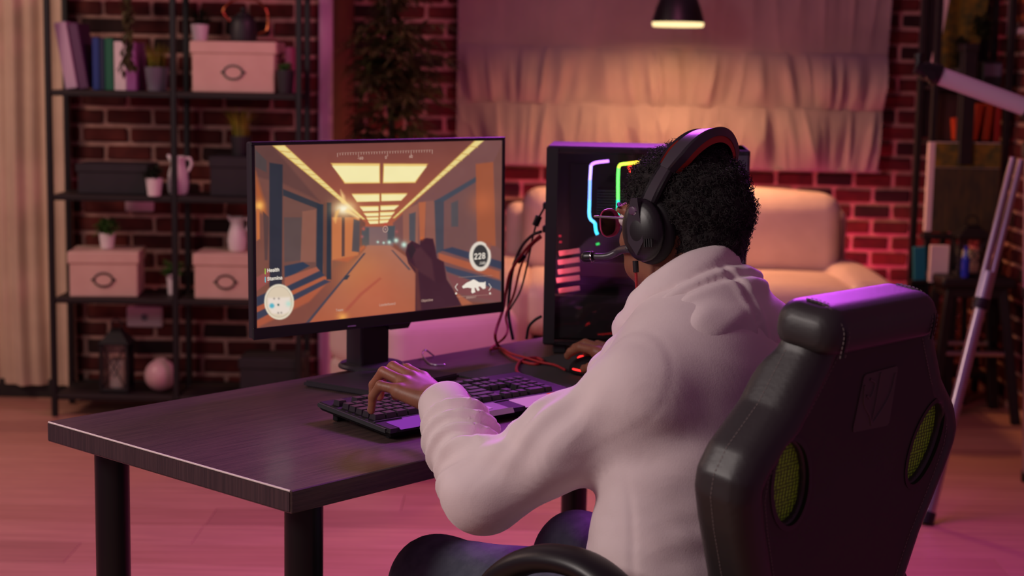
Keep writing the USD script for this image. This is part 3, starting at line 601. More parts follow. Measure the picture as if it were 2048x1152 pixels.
# telescope
Yt = 5.0
tl = thing('telescope', 'white telescope with a black focuser on an aluminium tripod', 'telescope', (xs(2062, Yt), Yt, 0))
A, B_ = U(1874, 150, Yt), U(2048, 213, Yt); dA = (B_ - A) / np.linalg.norm(B_ - A); E_ = A + dA * .62
part(tl, 'optical_tube', tube([A, E_], .0278, 32), MATS['tube_white'], world=True)
part(tl, 'dew_shield', tube([E_ - dA * .12, E_ + dA * .03], .036, 32), MATS['tube_white'], world=True)
part(tl, 'focuser', cat(tube([A - dA * .014, A + dA * .006], .034, 32), tube([A - dA * .045, A - dA * .01], .029, 28), tube([A - dA * .07, A - dA * .044], .021, 24)), MATS['lamp_black'], world=True)
part(tl, 'eyepiece', cat(tube([A - dA * .06, A - dA * .06 + V(0, 0, .035)], .013, 20), tube([A - dA * .06 + V(0, 0, .03), A - dA * .06 + V(0, 0, .045)], .016, 20)), MATS['lamp_black'], world=True)
for s in (-1, 1): part(tl, 'focus_knob', T(tube([(0, s * .02, 0), (0, s * .048, 0)], .015, 18), A - dA * .03 - V(0, 0, .012)), MATS['lamp_black'], world=True)
mt = U(2062, 300, Yt); top = mt + V(0, 0, .03)
m_on = A + dA * ((mt[0] - A[0]) / dA[0])
part(tl, 'mount', cat(tube([mt - V(0, 0, .05), V(mt[0], mt[1], m_on[2] - .03)], .016, 20), box(.05, .05, .05, mt, .008)), MATS['lamp_black'], world=True)
part(tl, 'tube_clamp', tube([m_on - dA * .03, m_on + dA * .03], .0325, 32), MATS['lamp_black'], world=True)
d1, d2 = U(2034, 318, Yt), U(1948, 664, Yt - .12); d3 = d2 + (d2 - d1) / abs(d2[2] - d1[2]) * (d2[2] - .0)
for k in range(3):
    if k == 0: P0, P1 = d1, d3
    else:
        a = (1.1, -.75)[k - 1]; P0 = mt + V(.02 * math.cos(a), .02 * math.sin(a), -.01); P1 = V(mt[0] + .33 * math.cos(a), mt[1] + .33 * math.sin(a), 0)
    dd = (P1 - P0) / np.linalg.norm(P1 - P0); sd = np.cross(dd, V(0, 1, 0)); sd /= np.linalg.norm(sd); L = np.linalg.norm(P1 - P0); mid = P0 + dd * L * .40
    lg = part(tl, 'tripod_leg', cat(tube([P0 + sd * .013, mid + sd * .0135], .0105, 14), tube([P0 - sd * .013, mid - sd * .0135], .0105, 14)), MATS['aluminium'], world=True)
    part(lg, 'extension', local(tl, tube([mid - dd * .1, P1 - dd * .02], .0185, 18)), MATS['aluminium'])
    part(lg, 'clamp', local(tl, cat(tube([mid - dd * .015, mid + dd * .018], .026, 16), tube([mid, mid + V(.0, -.026, 0)], .006, 10))), MATS['lamp_black'])
    part(lg, 'rubber_foot', local(tl, tube([P1 - dd * .04, P1 + V(0, 0, .004)], .022, 14)), MATS['lamp_black'])
pf = thing('picture_frame', 'white framed orange leaf picture hanging on the brick side wall', 'picture', (XR - .013, 6.35, U(2005, 70, 6.72)[2]))
zb = U(2005, 70, 6.72)[2]; fw, fh = .76, .55
for (yy, z, sy, sz) in ((0, .0125, fw, .025), (0, fh - .0125, fw, .025), (-fw / 2 + .0125, fh / 2, .025, fh - .05), (fw / 2 - .0125, fh / 2, .025, fh - .05)):
    part(pf, 'frame_bar', box(.022, sy, sz, (0, yy, z), .003), MATS['white_paint'])
part(pf, 'mat_board', box(.006, fw - .04, fh - .04, (.006, 0, fh / 2)), MATS['paper']); part(pf, 'print', box(.002, fw - .1, fh - .1, (.0015, 0, fh / 2)), MATS['painting_leaf'])

# ------------------------------------------------------------------ desk
TH, BX = math.radians(48.21), V(-.3094, 2.2547, 0); DE1, DE2, ZD = V(math.cos(TH), math.sin(TH), 0), V(-math.sin(TH), math.cos(TH), 0), .74
def D(u, v, z=ZD): return BX + DE1 * u + DE2 * v + V(0, 0, z)
DW, DL, DT = .6275, 1.42, .034
mat('desk_wood', (88, 69, 64), (58, 46, 46), rough=.38, scale=7, stretch=(1.2, 26, 26), detail=6, bump=.25, bscale=9, bdist=.0012, coat=.15, lo=.3, hi=.7)
mat('desk_edge', (74, 54, 56), (52, 40, 43), rough=.45, scale=7, stretch=(40, 40, 1))
mat('leg_black', (14, 13, 14), rough=.35)
dk = thing('desk', 'dark wood-grain desk on round black legs', 'desk', D(0, 0, 0), TH)
part(dk, 'top', box(DL, DW, DT, (DL / 2, DW / 2, ZD - DT / 2), .0014), MATS['desk_wood'], smooth=False)
part(dk, 'edge_band', box(.002, DW - .006, DT - .006, (-.0006, DW / 2, ZD - DT / 2)), MATS['desk_edge'], smooth=False)
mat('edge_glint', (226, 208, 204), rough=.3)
part(dk, 'edge_highlight', tube([(.0006, .003, ZD - .0009), (.0006, DW - .003, ZD - .0009)], .0016, 10), MATS['edge_glint'], 'pale strip painted as the light glint on the edge')  # light glint along the desk edge, put in as a pale strip
for (u, v) in ((.075, .06), (.075, DW - .075), (1.28, .53), (1.33, .06)):
    part(dk, 'leg', lathe([(0, 0), (.03, 0), (.03, .012), (.029, .014), (.029, ZD - DT - .006), (.04, ZD - DT - .005), (.04, ZD - DT), (0, ZD - DT)], 36, (u, v, 0)), MATS['leg_black'])

# ------------------------------------------------------------------ monitor
mat('monitor_black', (30, 26, 29), rough=.42); mat('monitor_side', (62, 56, 60), rough=.35, metal=.4); mat('monitor_stand', (56, 52, 58), rough=.4, metal=.3)
mth, MC = math.radians(41.39), V(-.2476, 3.151, 1.0195); MX = V(math.cos(mth), math.sin(mth), 0); MN = V(math.sin(mth), -math.cos(mth), 0)
tilt = .0166; MU = V(0, 0, 1) * math.cos(tilt) - MN * math.sin(tilt); MN = np.cross(MX, MU); MW, MH = .611, .364
mon = thing('monitor', 'large flat computer monitor showing a game corridor, on the desk', 'monitor', (MC[0], MC[1], ZD))
mm = lambda m: basis(m, MX, MU, MN, MC)                       # x right, y up, z towards the viewer
part(mon, 'housing', mm(box(MW, MH, .017, (0, 0, -.009), .003)), MATS['monitor_side'], world=True)
part(mon, 'back_shell', mm(hull([(x * .27, y * .15, -.017) for x in (-1, 1) for y in (-1, 1)] + [(x * .2, y * .1, -.045) for x in (-1, 1) for y in (-1, 1)])), MATS['monitor_black'], world=True)
bl_, br_, bt_, bb_ = .008, .008, .007, .022; sw, sh = MW - bl_ - br_, MH - bt_ - bb_; scx, scy = (bl_ - br_) / 2, (bb_ - bt_) / 2
for (cx_, cy_, w, h) in ((0, MH / 2 - bt_ / 2, MW, bt_), (0, -MH / 2 + bb_ / 2, MW, bb_), (-MW / 2 + bl_ / 2, scy, bl_, sh), (MW / 2 - br_ / 2, scy, br_, sh)):
    part(mon, 'bezel', mm(box(w, h, .003, (cx_, cy_, .0006), .0008)), MATS['monitor_black'], world=True)
part(mon, 'power_button', mm(box(.02, .002, .003, (-.085, -MH / 2 + .006, .002), .0005)), MATS['aluminium'], world=True)
part(mon, 'button_bar', mm(prism([(-.03, 0), (.03, 0), (.022, -.012), (-.022, -.012)], .014)).apply_translation(-MU * (MH / 2 - .001) - MN * .017 + MX * .035), MATS['monitor_black'], world=True)

# the picture on the screen: colours by vertex, in the pixels of a 1434 x 1152 sketch of it, mapped to the panel
SC = np.array([(90, 103), (1343, 80), (1335, 905), (92, 1040)], float)
def homography(src, dst):
    A = []
    for (x, y), (u, v) in zip(src, dst): A += [[x, y, 1, 0, 0, 0, -u * x, -u * y, -u], [0, 0, 0, x, y, 1, -v * x, -v * y, -v]]
    return np.linalg.svd(np.array(A, float))[2][-1].reshape(3, 3)
HM = homography(SC, [(0, 0), (1, 0), (1, 1), (0, 1)]); HI = np.linalg.inv(HM)
def hap(Hm, p): p = np.asarray(p, float); q = np.concatenate([p, np.ones(p.shape[:-1] + (1,))], -1) @ Hm.T; return q[..., :2] / q[..., 2:]
NU, NV = 440, 250
uu, vv = np.meshgrid(np.linspace(0, 1, NU), np.linspace(0, 1, NV), indexing='ij'); PX = hap(HI, np.stack([uu, vv], -1)).reshape(-1, 2)
def pdist(poly, pad=30):
    P = np.asarray(poly, float); near = np.all((PX > P.min(0) - pad) & (PX < P.max(0) + pad), 1); Q = PX[near]; d = np.full(len(Q), 1e9); ins = np.zeros(len(Q), bool)
    for a, b in zip(P, np.roll(P, -1, 0)):
        e = b - a; t = np.clip(((Q - a) @ e) / (e @ e + 1e-9), 0, 1); d = np.minimum(d, np.hypot(*(Q - a - t[:, None] * e).T))
        c = ((a[1] > Q[:, 1]) != (b[1] > Q[:, 1])); x = a[0] + (Q[:, 1] - a[1]) / (b[1] - a[1] + 1e-12) * (b[0] - a[0]); ins ^= c & (Q[:, 0] < x)
    out = np.full(len(PX), 1e9); out[near] = np.where(ins, -d, d); return out
IM = np.zeros((len(PX), 3)); IM[:] = (128, 74, 62)
def paint(poly, c, soft=5, a=1.0, c2=None, axis=1):
    al = np.clip(.5 - pdist(poly) / soft, 0, 1)[:, None] * a; P = np.asarray(poly, float); c = np.array(c, float)
    col = c if c2 is None else c + (np.array(c2, float) - c) * np.clip((PX[:, axis] - P[:, axis].min()) / np.ptp(P[:, axis]), 0, 1)[:, None]
    IM[:] = IM * (1 - al) + col * al
def spot(x, y, r, c, a=1.0, e=2.0, rx=1.0):
    al = (np.exp(-(np.hypot((PX[:, 0] - x) / rx, PX[:, 1] - y) / r) ** e) * a)[:, None]; IM[:] = IM * (1 - al) + np.array(c, float) * al
paint([(80, 60), (1360, 60), (800, 520), (640, 520)], (116, 66, 62), 8, c2=(176, 92, 66))                      # ceiling
paint([(80, 90), (190, 90), (650, 500), (640, 620), (80, 1050)], (112, 72, 66), 8, c2=(128, 78, 62))             # left wall
paint([(1250, 70), (1360, 70), (1360, 920), (1130, 900), (790, 600), (790, 500)], (122, 80, 78), 8)              # right wall
paint([(640, 520), (800, 520), (790, 620), (650, 625)], (126, 100, 102), 10); paint([(760, 515), (800, 515), (795, 600), (762, 600)], (76, 80, 86), 8); paint([(630, 520), (668, 525), (668, 615), (632, 618)], (78, 82, 88), 8)
paint([(660, 615), (775, 615), (1190, 915), (330, 1050)], (168, 110, 92), 8, c2=(176, 92, 62)); spot(620, 760, 130, (196, 124, 74), .7); spot(700, 860, 130, (190, 98, 70), .6)   # floor
paint([(650, 625), (560, 700), (480, 690), (470, 790), (360, 905), (90, 1040), (90, 900), (400, 730), (640, 615)], (186, 100, 64), 12, c2=(166, 84, 60))
paint([(92, 105), (180, 105), (420, 390), (240, 300), (92, 260)], (98, 64, 60), 14)
for p, c in (([(165, 190), (232, 200), (222, 830), (158, 830)], (46, 48, 58)), ([(92, 120), (150, 180), (150, 240), (92, 210)], (78, 66, 66)), ([(232, 325), (415, 400), (415, 430), (232, 360)], (52, 54, 62)),
             ([(236, 360), (408, 430), (408, 730), (236, 730)], (112, 76, 68)), ([(236, 470), (330, 470), (330, 690), (236, 700)], (92, 74, 72)), ([(330, 440), (400, 430), (395, 700), (318, 700)], (138, 90, 76)),
             ([(405, 400), (438, 405), (432, 770), (398, 735)], (44, 52, 64)), ([(438, 398), (462, 396), (456, 780), (432, 770)], (106, 68, 58)), ([(456, 396), (478, 396), (474, 790), (450, 790)], (44, 50, 60)),
             ([(236, 720), (330, 700), (365, 720), (236, 790)], (46, 58, 78)), ([(92, 880), (410, 735), (440, 770), (92, 930)], (52, 58, 76)), ([(236, 780), (400, 725), (416, 745), (236, 830)], (164, 92, 72)), ([(92, 960), (440, 790), (470, 800), (92, 1000)], (60, 62, 80)),
             ([(92, 780), (160, 740), (160, 800), (92, 850)], (150, 80, 74))): paint(p, c, 7)
paint([(480, 470), (620, 470), (612, 665), (478, 690)], (196, 116, 72), 8); paint([(530, 470), (545, 470), (543, 670), (528, 672)], (92, 66, 62), 5); paint([(590, 480), (622, 490), (618, 650), (580, 645)], (88, 78, 80), 7)
paint([(640, 655), (650, 655), (360, 1012), (340, 1016)], (72, 66, 78), 6); paint([(780, 640), (788, 640), (880, 740), (868, 742)], (96, 76, 80), 6); paint([(545, 770), (570, 768), (555, 790), (535, 792)], (56, 58, 66), 5)
for p, c in (([(840, 440), (920, 400), (915, 640), (840, 600)], (150, 96, 82)), ([(872, 455), (905, 445), (902, 600), (872, 590)], (84, 80, 86)), ([(920, 395), (958, 392), (950, 590), (925, 590)], (176, 98, 68)), ([(958, 390), (1005, 385), (1005, 640), (955, 600)], (140, 90, 80)),
             ([(1000, 388), (1050, 370), (1046, 640), (1008, 660)], (74, 72, 82)), ([(1050, 365), (1210, 260), (1215, 640), (1050, 630)], (116, 80, 78)), ([(1000, 390), (1230, 255), (1230, 280), (1050, 390)], (70, 74, 86)), ([(1085, 400), (1120, 385), (1120, 520), (1085, 520)], (84, 78, 82)),
             ([(1210, 200), (1300, 190), (1310, 620), (1215, 610)], (158, 86, 60)), ([(1300, 190), (1343, 100), (1340, 640), (1312, 620)], (118, 76, 70)), ([(1030, 640), (1090, 625), (1340, 700), (1340, 740)], (60, 64, 84)), ([(1020, 655), (1330, 750), (1330, 790), (1020, 690)], (172, 92, 66)),
             ([(1050, 720), (1335, 800), (1335, 850), (1060, 750)], (66, 70, 90)), ([(1060, 760), (1330, 850), (1330, 905), (1110, 860)], (128, 74, 76))): paint(p, c, 8)
spot(1240, 400, 60, (196, 104, 66), .6)
paint([(92, 235), (140, 400), (150, 470), (92, 420)], (170, 90, 52), 22); spot(112, 410, 26, (255, 190, 96), .95, 2, .9); paint([(96, 430), (112, 430), (112, 580), (96, 590)], (196, 110, 62), 8); paint([(130, 440), (160, 470), (150, 690), (136, 690)], (86, 62, 60), 7)
Y1, Y2 = (236, 214, 140), (248, 236, 176)
paint([(180, 103), (244, 101), (650, 482), (636, 482)], (226, 186, 96), 6); paint([(192, 106), (240, 104), (646, 480), (638, 480)], Y1, 5); paint([(1206, 80), (1256, 78), (800, 476), (788, 476)], (226, 186, 96), 6); paint([(1212, 82), (1252, 80), (798, 474), (791, 474)], Y1, 5)
for k in range(16):
    t = 1 - (k / 16) ** .6 * .98; t = (k + .5) / 16; t = t ** .75
    for a, b, c, d in (((180, 103), (636, 482), (244, 101), (650, 482)), ((1206, 80), (788, 476), (1256, 78), (800, 476))):
        p = V(*a) + (V(*b) - V(*a)) * t; q = V(*c) + (V(*d) - V(*c)) * t; w = 5 * (1 - t) + .5
        paint([p + (0, -w * .6), q + (0, w), q + (0, 2 * w), p + (0, w * .4)], (206, 160, 84), 3, .8)
for p in ([(475, 193), (727, 195), (727, 298), (545, 299)], [(742, 196), (970, 198), (905, 296), (738, 298)], [(580, 350), (724, 349), (724, 390), (606, 392)], [(730, 349), (865, 348), (833, 386), (730, 389)], [(620, 414), (718, 413), (718, 437), (638, 439)], [(726, 411), (822, 408), (796, 432), (726, 435)],
          [(640, 448), (718, 446), (718, 463), (655, 465)], [(724, 444), (800, 442), (785, 459), (724, 462)], [(654, 471), (717, 469), (717, 481), (662, 483)], [(723, 467), (784, 465), (772, 478), (723, 480)], [(662, 487), (716, 486), (716, 502), (672, 504)], [(722, 485), (770, 483), (760, 498), (722, 501)]):
    paint(p, (208, 150, 76), 6); c = np.mean(p, 0); paint([c + (V(*x) - c) * .96 for x in p], (238, 200, 120), 4); paint([c + (V(*x) - c) * V(.95, .8) + (0, 3) for x in p], Y2, 5)
spot(545, 425, 48, (255, 214, 140), .85, 2, 1.3); spot(540, 428, 24, (255, 246, 216), 1, 2, 1.5); paint([(525, 330), (545, 360), (552, 400), (530, 400)], (255, 214, 140), 14, .8); paint([(560, 425), (625, 470), (615, 480), (545, 440)], (255, 220, 150), 14, .9); paint([(500, 440), (520, 430), (498, 500), (488, 480)], (250, 190, 110), 14, .8)
spot(640, 530, 9, (206, 90, 70), .9); spot(633, 570, 7, (190, 100, 100), .8); spot(752, 508, 8, (190, 70, 62), .9); spot(808, 545, 8, (170, 90, 90), .7)
for x, y, r in ((712, 598, 5), (742, 602, 5), (770, 599, 8), (805, 590, 10), (845, 612, 12)): spot(x, y, r * 1.6, (150, 180, 168), .5); spot(x, y, r, (208, 240, 222), .95)
paint([(853, 655), (862, 612), (885, 592), (925, 612), (930, 585), (960, 578), (992, 582), (1002, 625), (1012, 682), (1046, 700), (1060, 790), (1098, 850), (1136, 925), (900, 958), (903, 760), (866, 708)], (64, 34, 46), 7, c2=(70, 38, 50)); paint([(880, 640), (930, 625), (985, 690), (1000, 800), (905, 740)], (84, 48, 56), 14, .8); spot(936, 582, 9, (206, 100, 50), .7); paint([(862, 640), (885, 600), (905, 640), (880, 690)], (52, 36, 44), 8)
paint([(870, 700), (900, 740), (905, 950), (930, 950), (915, 740)], (120, 66, 56), 10, .5)
paint([(500, 990), (620, 860), (720, 780), (730, 786), (630, 872), (520, 992)], (166, 74, 60), 8, .6); spot(530, 985, 26, (248, 180, 90), .8)
cd = 700; x = PX; 
IM[:] += 5 * (meshkit.fbm(np.stack([PX[:, 0] / 60, PX[:, 1] / 60, 0 * PX[:, 0]], -1), 3, 2)[:, None] - .5)
# minimap disc and ammunition ring belong to the picture
def ellipse(cx, cy, rx, ry, n=40): a = np.linspace(0, 2 * math.pi, n, endpoint=False); return np.stack([cx + rx * np.cos(a), cy + ry * np.sin(a)], 1)
paint(ellipse(207, 905, 76, 92), (226, 214, 190), 5); paint(ellipse(207, 905, 66, 81), (196, 178, 156), 4); paint(ellipse(207, 905, 63, 78), (220, 202, 176), 4); paint([(150, 885), (262, 880), (262, 955), (225, 970), (170, 965), (150, 930)], (236, 220, 208), 12, .9)
spot(170, 925, 13, (84, 176, 196), 1, 4); spot(203, 920, 5, (40, 70, 66), 1); spot(255, 915, 14, (176, 222, 206), .8)
for x, y in ((182, 888), (206, 888), (202, 962), (218, 961)): spot(x, y, 5, (140, 128, 118), .8)
paint(ellipse(1230, 672, 55, 76), (226, 214, 200), 6); paint(ellipse(1232, 670, 38, 57), (58, 56, 56), 6)
paint([(1258, 598), (1290, 605), (1280, 640), (1262, 618)], (150, 84, 66), 5, .8)
scr = part(mon, 'screen', mm(grid(lambda u, v: np.stack([scx + (u - .5) * sw, scy + (.5 - v) * sh, .0004 + 0 * u], -1), NU, NV)), None, 'lit screen showing an orange sci-fi corridor', smooth=False, world=True)
cols = np.array([[0, 0, 0]] * len(IM), float); c_ = np.clip(IM, 0, 255) / 255; cols = np.where(c_ < .04, c_ / 12.92, ((c_ + .055) / 1.055) ** 2.4)
gm = UsdGeom.Mesh(stage.GetPrimAtPath(scr)); pv = UsdGeom.PrimvarsAPI(gm).CreatePrimvar('screen_color', Sdf.ValueTypeNames.Color3fArray, 'vertex'); pv.Set(Vt.Vec3fArray.FromNumpy(cols.astype(np.float32)))
sm = usdkit.material(stage, '/World/Looks/screen_picture', {'a': ('attribute', {'attribute': 'screen_color'}), 'e': ('emission', {'strength': .95}), 'g': ('glossy_bsdf', {'color': (.03, .03, .03), 'roughness': .3}), 's': ('add_closure', {})}, [('a.color', 'e.color'), ('e.emission', 's.closure1'), ('g.BSDF', 's.closure2')], surface='s.closure')
UsdShade.MaterialBindingAPI.Apply(gm.GetPrim()).Bind(sm)
glow('hud_white', (240, 228, 214), .95); glow('hud_dim', (214, 176, 160), .8); glow('hud_green', (160, 200, 80), .95); glow('hud_cyan', (100, 200, 214), .95)
def spt(x, y, z=.0009): u, v = hap(HM, (x, y)); return V(scx + (u - .5) * sw, scy + (.5 - v) * sh, z)
def hud(name, m, mt): part(scr, name, local(mon, mm(m)), MATS[mt], smooth=False)
def htext(x, y, txt, h, mt, bold=False): hud('lettering', T(meshkit.text_mesh(txt, h, .0002, bold), spt(x, y)), mt)
def hline(a, b, w, mt): hud('hud_mark', bar(spt(*a), spt(*b), w, .0002), mt)
hline((510, 142), (990, 127), .0016, 'hud_dim')
hud('scale_ticks', cat(*[bar(spt(510 + 480 * k / 36, 142 - 15 * k / 36), spt(510 + 480 * k / 36, (142 - 15 * k / 36) + (26 if k in (8, 19, 28) else 20 if k in (0, 36) else 12)), .0012, .0002) for k in range(37)]), 'hud_dim')
htext(610, 176, '-60', .0052, 'hud_dim', True); htext(750, 172, '0', .0052, 'hud_dim', True); htext(872, 168, '60', .0052, 'hud_dim', True)
htext(146, 752, 'Health', .0064, 'hud_white', True); htext(146, 795, 'Stamina', .0064, 'hud_white', True)
hline((136, 733), (136, 762), .004, 'hud_green'); hline((136, 776), (136, 804), .004, 'hud_cyan')
htext(1197, 688, '228', .0118, 'hud_white', True); htext(1226, 714, '/180', .0052, 'hud_white')
htext(494, 955, 'Team', .0048, 'hud_dim'); htext(716, 928, 'Leaderboard', .0048, 'hud_dim'); htext(930, 906, 'Objective', .0048, 'hud_dim')
hline((1120, 780), (1290, 770), .0016, 'hud_dim'); hline((1110, 880), (1290, 868), .0012, 'hud_dim'); htext(1158, 890, 'ASSAULT', .0042, 'hud_dim')
gun = sg.Polygon([(1138, 826), (1160, 808), (1178, 800), (1196, 790), (1208, 796), (1224, 806), (1250, 806), (1256, 800), (1256, 836), (1244, 840), (1228, 826), (1220, 828), (1226, 846), (1216, 850), (1206, 832), (1200, 834), (1204, 856), (1190, 862), (1184, 856), (1186, 836), (1166, 832), (1142, 836)])
hud('weapon_icon', prism([spt(*p)[:2] for p in gun.exterior.coords[:-1]], .0003).apply_translation((0, 0, .0007)), 'hud_white')
for s, x in ((1, 1104), (-1, 1282)):
    hud('arrow_icon', cat(bar(spt(x + s * 10, 812), spt(x - s * 2, 830), .0026, .0002), bar(spt(x - s * 2, 830), spt(x + s * 10, 848), .0026, .0002)), 'hud_white'); hud('arrow_icon', T(lathe([(0, .0002), (.0022, .0002), (.0022, 0), (0, 0)], 12), spt(x + s * 3, 862)), 'hud_white')
hud('crosshair', T(tm(m3.Manifold.extrude(m3.CrossSection.circle(.0065, 24) - m3.CrossSection.circle(.0053, 24), .0002)), spt(750, 532)), 'hud_dim'); hud('crosshair', T(lathe([(0, .0002), (.0012, .0002), (.0012, 0), (0, 0)], 10), spt(750, 532)), 'hud_dim')
# stand
nk = MC - MN * .045; nk[2] = 0
part(mon, 'stand_neck', T(hull([(sx * .033, y, z) for sx in (-1, 1) for (y, z) in ((-.012, ZD + .006), (.028, ZD + .006), (-.012, 1.05), (.02, 1.05))]), (nk[0], nk[1], 0), rz=mth), MATS['monitor_black'], 'matte black stand neck', world=True)
part(mon, 'neck_trim', T(box(.008, .05, .30, (-.035, .008, ZD + .16), .002), (nk[0], nk[1], 0), rz=mth), MATS['monitor_stand'], world=True)
part(mon, 'swivel_ring', lathe([(0, ZD + .016), (.062, ZD + .016), (.066, ZD + .012), (.066, ZD + .008), (0, ZD + .008)], 40, (nk[0], nk[1], 0)), MATS['monitor_stand'], world=True)
ba, bb, bc_ = UZ(608, 765, .748), UZ(741, 786, .748), UZ(918, 750, .748); bd = ba + bc_ - bb; bc_ = bb + (bc_ - bb) * 1.0
pl = [ba, bb, bc_, bd]; part(mon, 'stand_base', trimesh.util.concatenate([hull([p * V(1, 1, 0) + V(0, 0, z) for p in pl for z in (ZD + .003, ZD + .009)]), hull([(p + (np.mean(pl, 0) - p) * .03) * V(1, 1, 0) + V(0, 0, z) for p in pl for z in (ZD + .0005, ZD + .0115)])]), MATS['monitor_stand'], world=True, smooth=False)

# ------------------------------------------------------------------ computer tower
pane('case_glass', (244, 240, 242), 1.35, .02)
mat('case_black', (20, 18, 20), rough=.45); mat('case_grey', (64, 62, 74), rough=.5); mat('board_dark', (9, 8, 10), (14, 13, 14), rough=.6, scale=30)
pa = math.radians(-4.5); pz = .7605; pw, pd, ph = .422, .205, U(1088, 291, 3.4)[2] - .7605
P0 = UZ(1085.5, 690, pz); pcx = V(P0[0], P0[1], ZD)
pc = thing('computer_tower', 'black computer tower with a glass side and coloured light tubes on the desk', 'computer', pcx, pa)
q = lambda m: m                                                # local: x along the glass, y into the case, z up
b0 = pz - ZD
part(pc, 'case_frame', cat(box(pw, pd, .012, (pw / 2, pd / 2, b0 + .006), .003), box(pw, pd, .016, (pw / 2, pd / 2, b0 + ph - .008), .004), box(.012, pd, ph - .02, (.006, pd / 2, b0 + ph / 2), .003), box(pw - .02, .006, ph - .02, (pw / 2, pd - .003, b0 + ph / 2))), MATS['case_black'], smooth=False)
part(pc, 'front_panel', box(.03, pd, ph, (pw - .015, pd / 2, b0 + ph / 2), .005), MATS['case_grey'])
part(pc, 'side_glass', box(pw - .03, .003, ph - .006, (pw / 2 - .015, -.002, b0 + ph / 2)), MATS['case_glass'], smooth=False)
part(pc, 'power_supply_shroud', box(pw - .05, pd - .02, .095, (pw / 2 - .008, pd / 2, b0 + .06), .003), MATS['board_dark'])
part(pc, 'motherboard', box(.245, .004, .25, (.165, pd - .02, b0 + .25)), MATS['board_dark'])
part(pc, 'cooler', cat(*[box(.07, .09, .003, (.14, pd - .075, b0 + .27 + k * .006)) for k in range(10)]), MATS['ceramic_dark'])
mat('card_red', (70, 18, 20), rough=.5)
part(pc, 'graphics_card', box(.23, .11, .035, (.15, pd - .08, b0 + .155), .004), MATS['card_red'])
def inx(px, py, Y=.06): d = ray(px, py); n = V(-math.sin(pa), math.cos(pa), 0); o = pcx + n * Y; P = CAM + d * (((o - CAM) @ n) / (d @ n)); return local(pc, (np.array([P]), np.array([[0, 0, 0]]))).vertices[0]
mat('slot_metal', (235, 150, 160), rough=.55)
for k, (ya, x_) in enumerate(((499, 1118), (517, 1116), (536, 1116), (553, 1113), (574, 1117))):
    a, b = inx(x_, ya + 8, .03), inx(1160, ya + 2, .03); part(pc, 'slot_cover', bar(a, b, .011, .004, .001), MATS['slot_metal'])
part(pc, 'glass_border', box(.024, .002, ph - .01, (.012, -.0045, b0 + ph / 2)), MATS['case_black'], smooth=False); part(pc, 'added_strip', tube([(.014, .012, b0 + .07), (.014, .012, b0 + .24)], .003, 8), glow('slot_fill_glow', (255, 150, 160), 20.0), 'unseen strip added to light the slot covers')  # unseen strip added to light the slot covers; the border is added to hide it
def neon(name, pts, c, s, r=.0032):
    P = [inx(x, y, .055) for x, y in pts]; part(pc, name, tube(P, r, 8, 3), glow('neon_%d' % len(MATS), c, s))
for i, (pts, c) in enumerate([([(1218, 322), (1192, 325), (1182, 330)], (190, 120, 255)), ([(1182, 330), (1180, 360)], (170, 150, 255)), ([(1180, 360), (1179, 400)], (110, 150, 255)), ([(1179, 400), (1179, 434), (1190, 446)], (90, 190, 255)), ([(1190, 446), (1192, 462), (1195, 469)], (60, 200, 250)),
    ([(1236, 400), (1236, 360), (1237, 336)], (90, 240, 90)), ([(1237, 336), (1241, 329), (1256, 327)], (190, 240, 70)), ([(1256, 327), (1290, 323)], (255, 220, 60)), ([(1236, 400), (1235, 436), (1230, 446), (1233, 462)], (40, 220, 160)), ([(1290, 323), (1298, 345), (1297, 400)], (255, 60, 50))]):
    neon('light_tube', pts, c, 3.6)
neon('memory_light', [(1258, 332), (1266, 350)], (255, 60, 50), 2.0, .004); neon('status_light', [(1195, 486), (1196, 490)], (40, 200, 90), 1.6, .004); neon('status_light', [(1120, 470), (1120, 474)], (230, 60, 80), .6, .003); neon('status_light', [(1121, 482), (1121, 486)], (230, 60, 80), .6, .003)
for u in (.035, pw - .045):
    for v in (.03, pd - .03): part(pc, 'foot', box(.03, .024, b0, (u, v, b0 / 2), .003), MATS['case_black'])
for zq in (.24, .29): part(pc, 'rear_port', box(.012, .03, .014, (-.004, .08, b0 + zq), .002), MATS['ceramic_dark'])
# ------------------------------------------------------------------ keyboard, mouse, pad, cables
mat('key_black', (42, 38, 44), rough=.38); mat('keyboard_black', (18, 16, 19), rough=.65, spec=.25); mat('keyboard_rim', (70, 74, 74), rough=.35, metal=.5)
mat('bar_violet', (206, 180, 214), rough=.22, metal=.6); mat('plate_silver', (214, 204, 220), rough=.3, metal=.5); mat('plate_groove', (120, 96, 136), rough=.4)
glow('bar_purple_sheen', (150, 62, 186), .75); glow('bar_pink_sheen', (206, 120, 200), .85); glow('bar_red_sheen', (255, 92, 106), .9)  # coloured reflections on the front bar, given as weak emission
ka = math.radians(42.2); KX, KY = V(math.cos(ka), math.sin(ka), 0), V(-math.sin(ka), math.cos(ka), 0); KO = V(-.193, 2.572, ZD); KW, KD = .462, .204
kb = thing('keyboard', 'black gaming keyboard with reflections painted as glow on its front bar on the desk', 'keyboard', KO, ka)
sl = math.atan2(.013, KD); kz = lambda v: .019 + v * math.tan(sl)       # top surface height
sec = lambda inset, dz: [(x, y, (kz(y) + dz)) for x in (inset, KW - inset) for y in (inset, KD - inset)]
part(kb, 'body', hull(sec(.004, 0) + [(x, y, kz(y) - .006) for x in (0, KW) for y in (0, KD)] + [(x, y, kz(y) - .019 + .0045) for x in (.006, KW - .006) for y in (.006, KD - .006)]), MATS['keyboard_black'])
for x in (0, KW): part(kb, 'side_trim', hull([(x + dx, y, kz(y) + z) for dx in (-.0012, .0012) for y in (.012, KD - .004) for z in (-.008, -.001)]), MATS['keyboard_rim'])
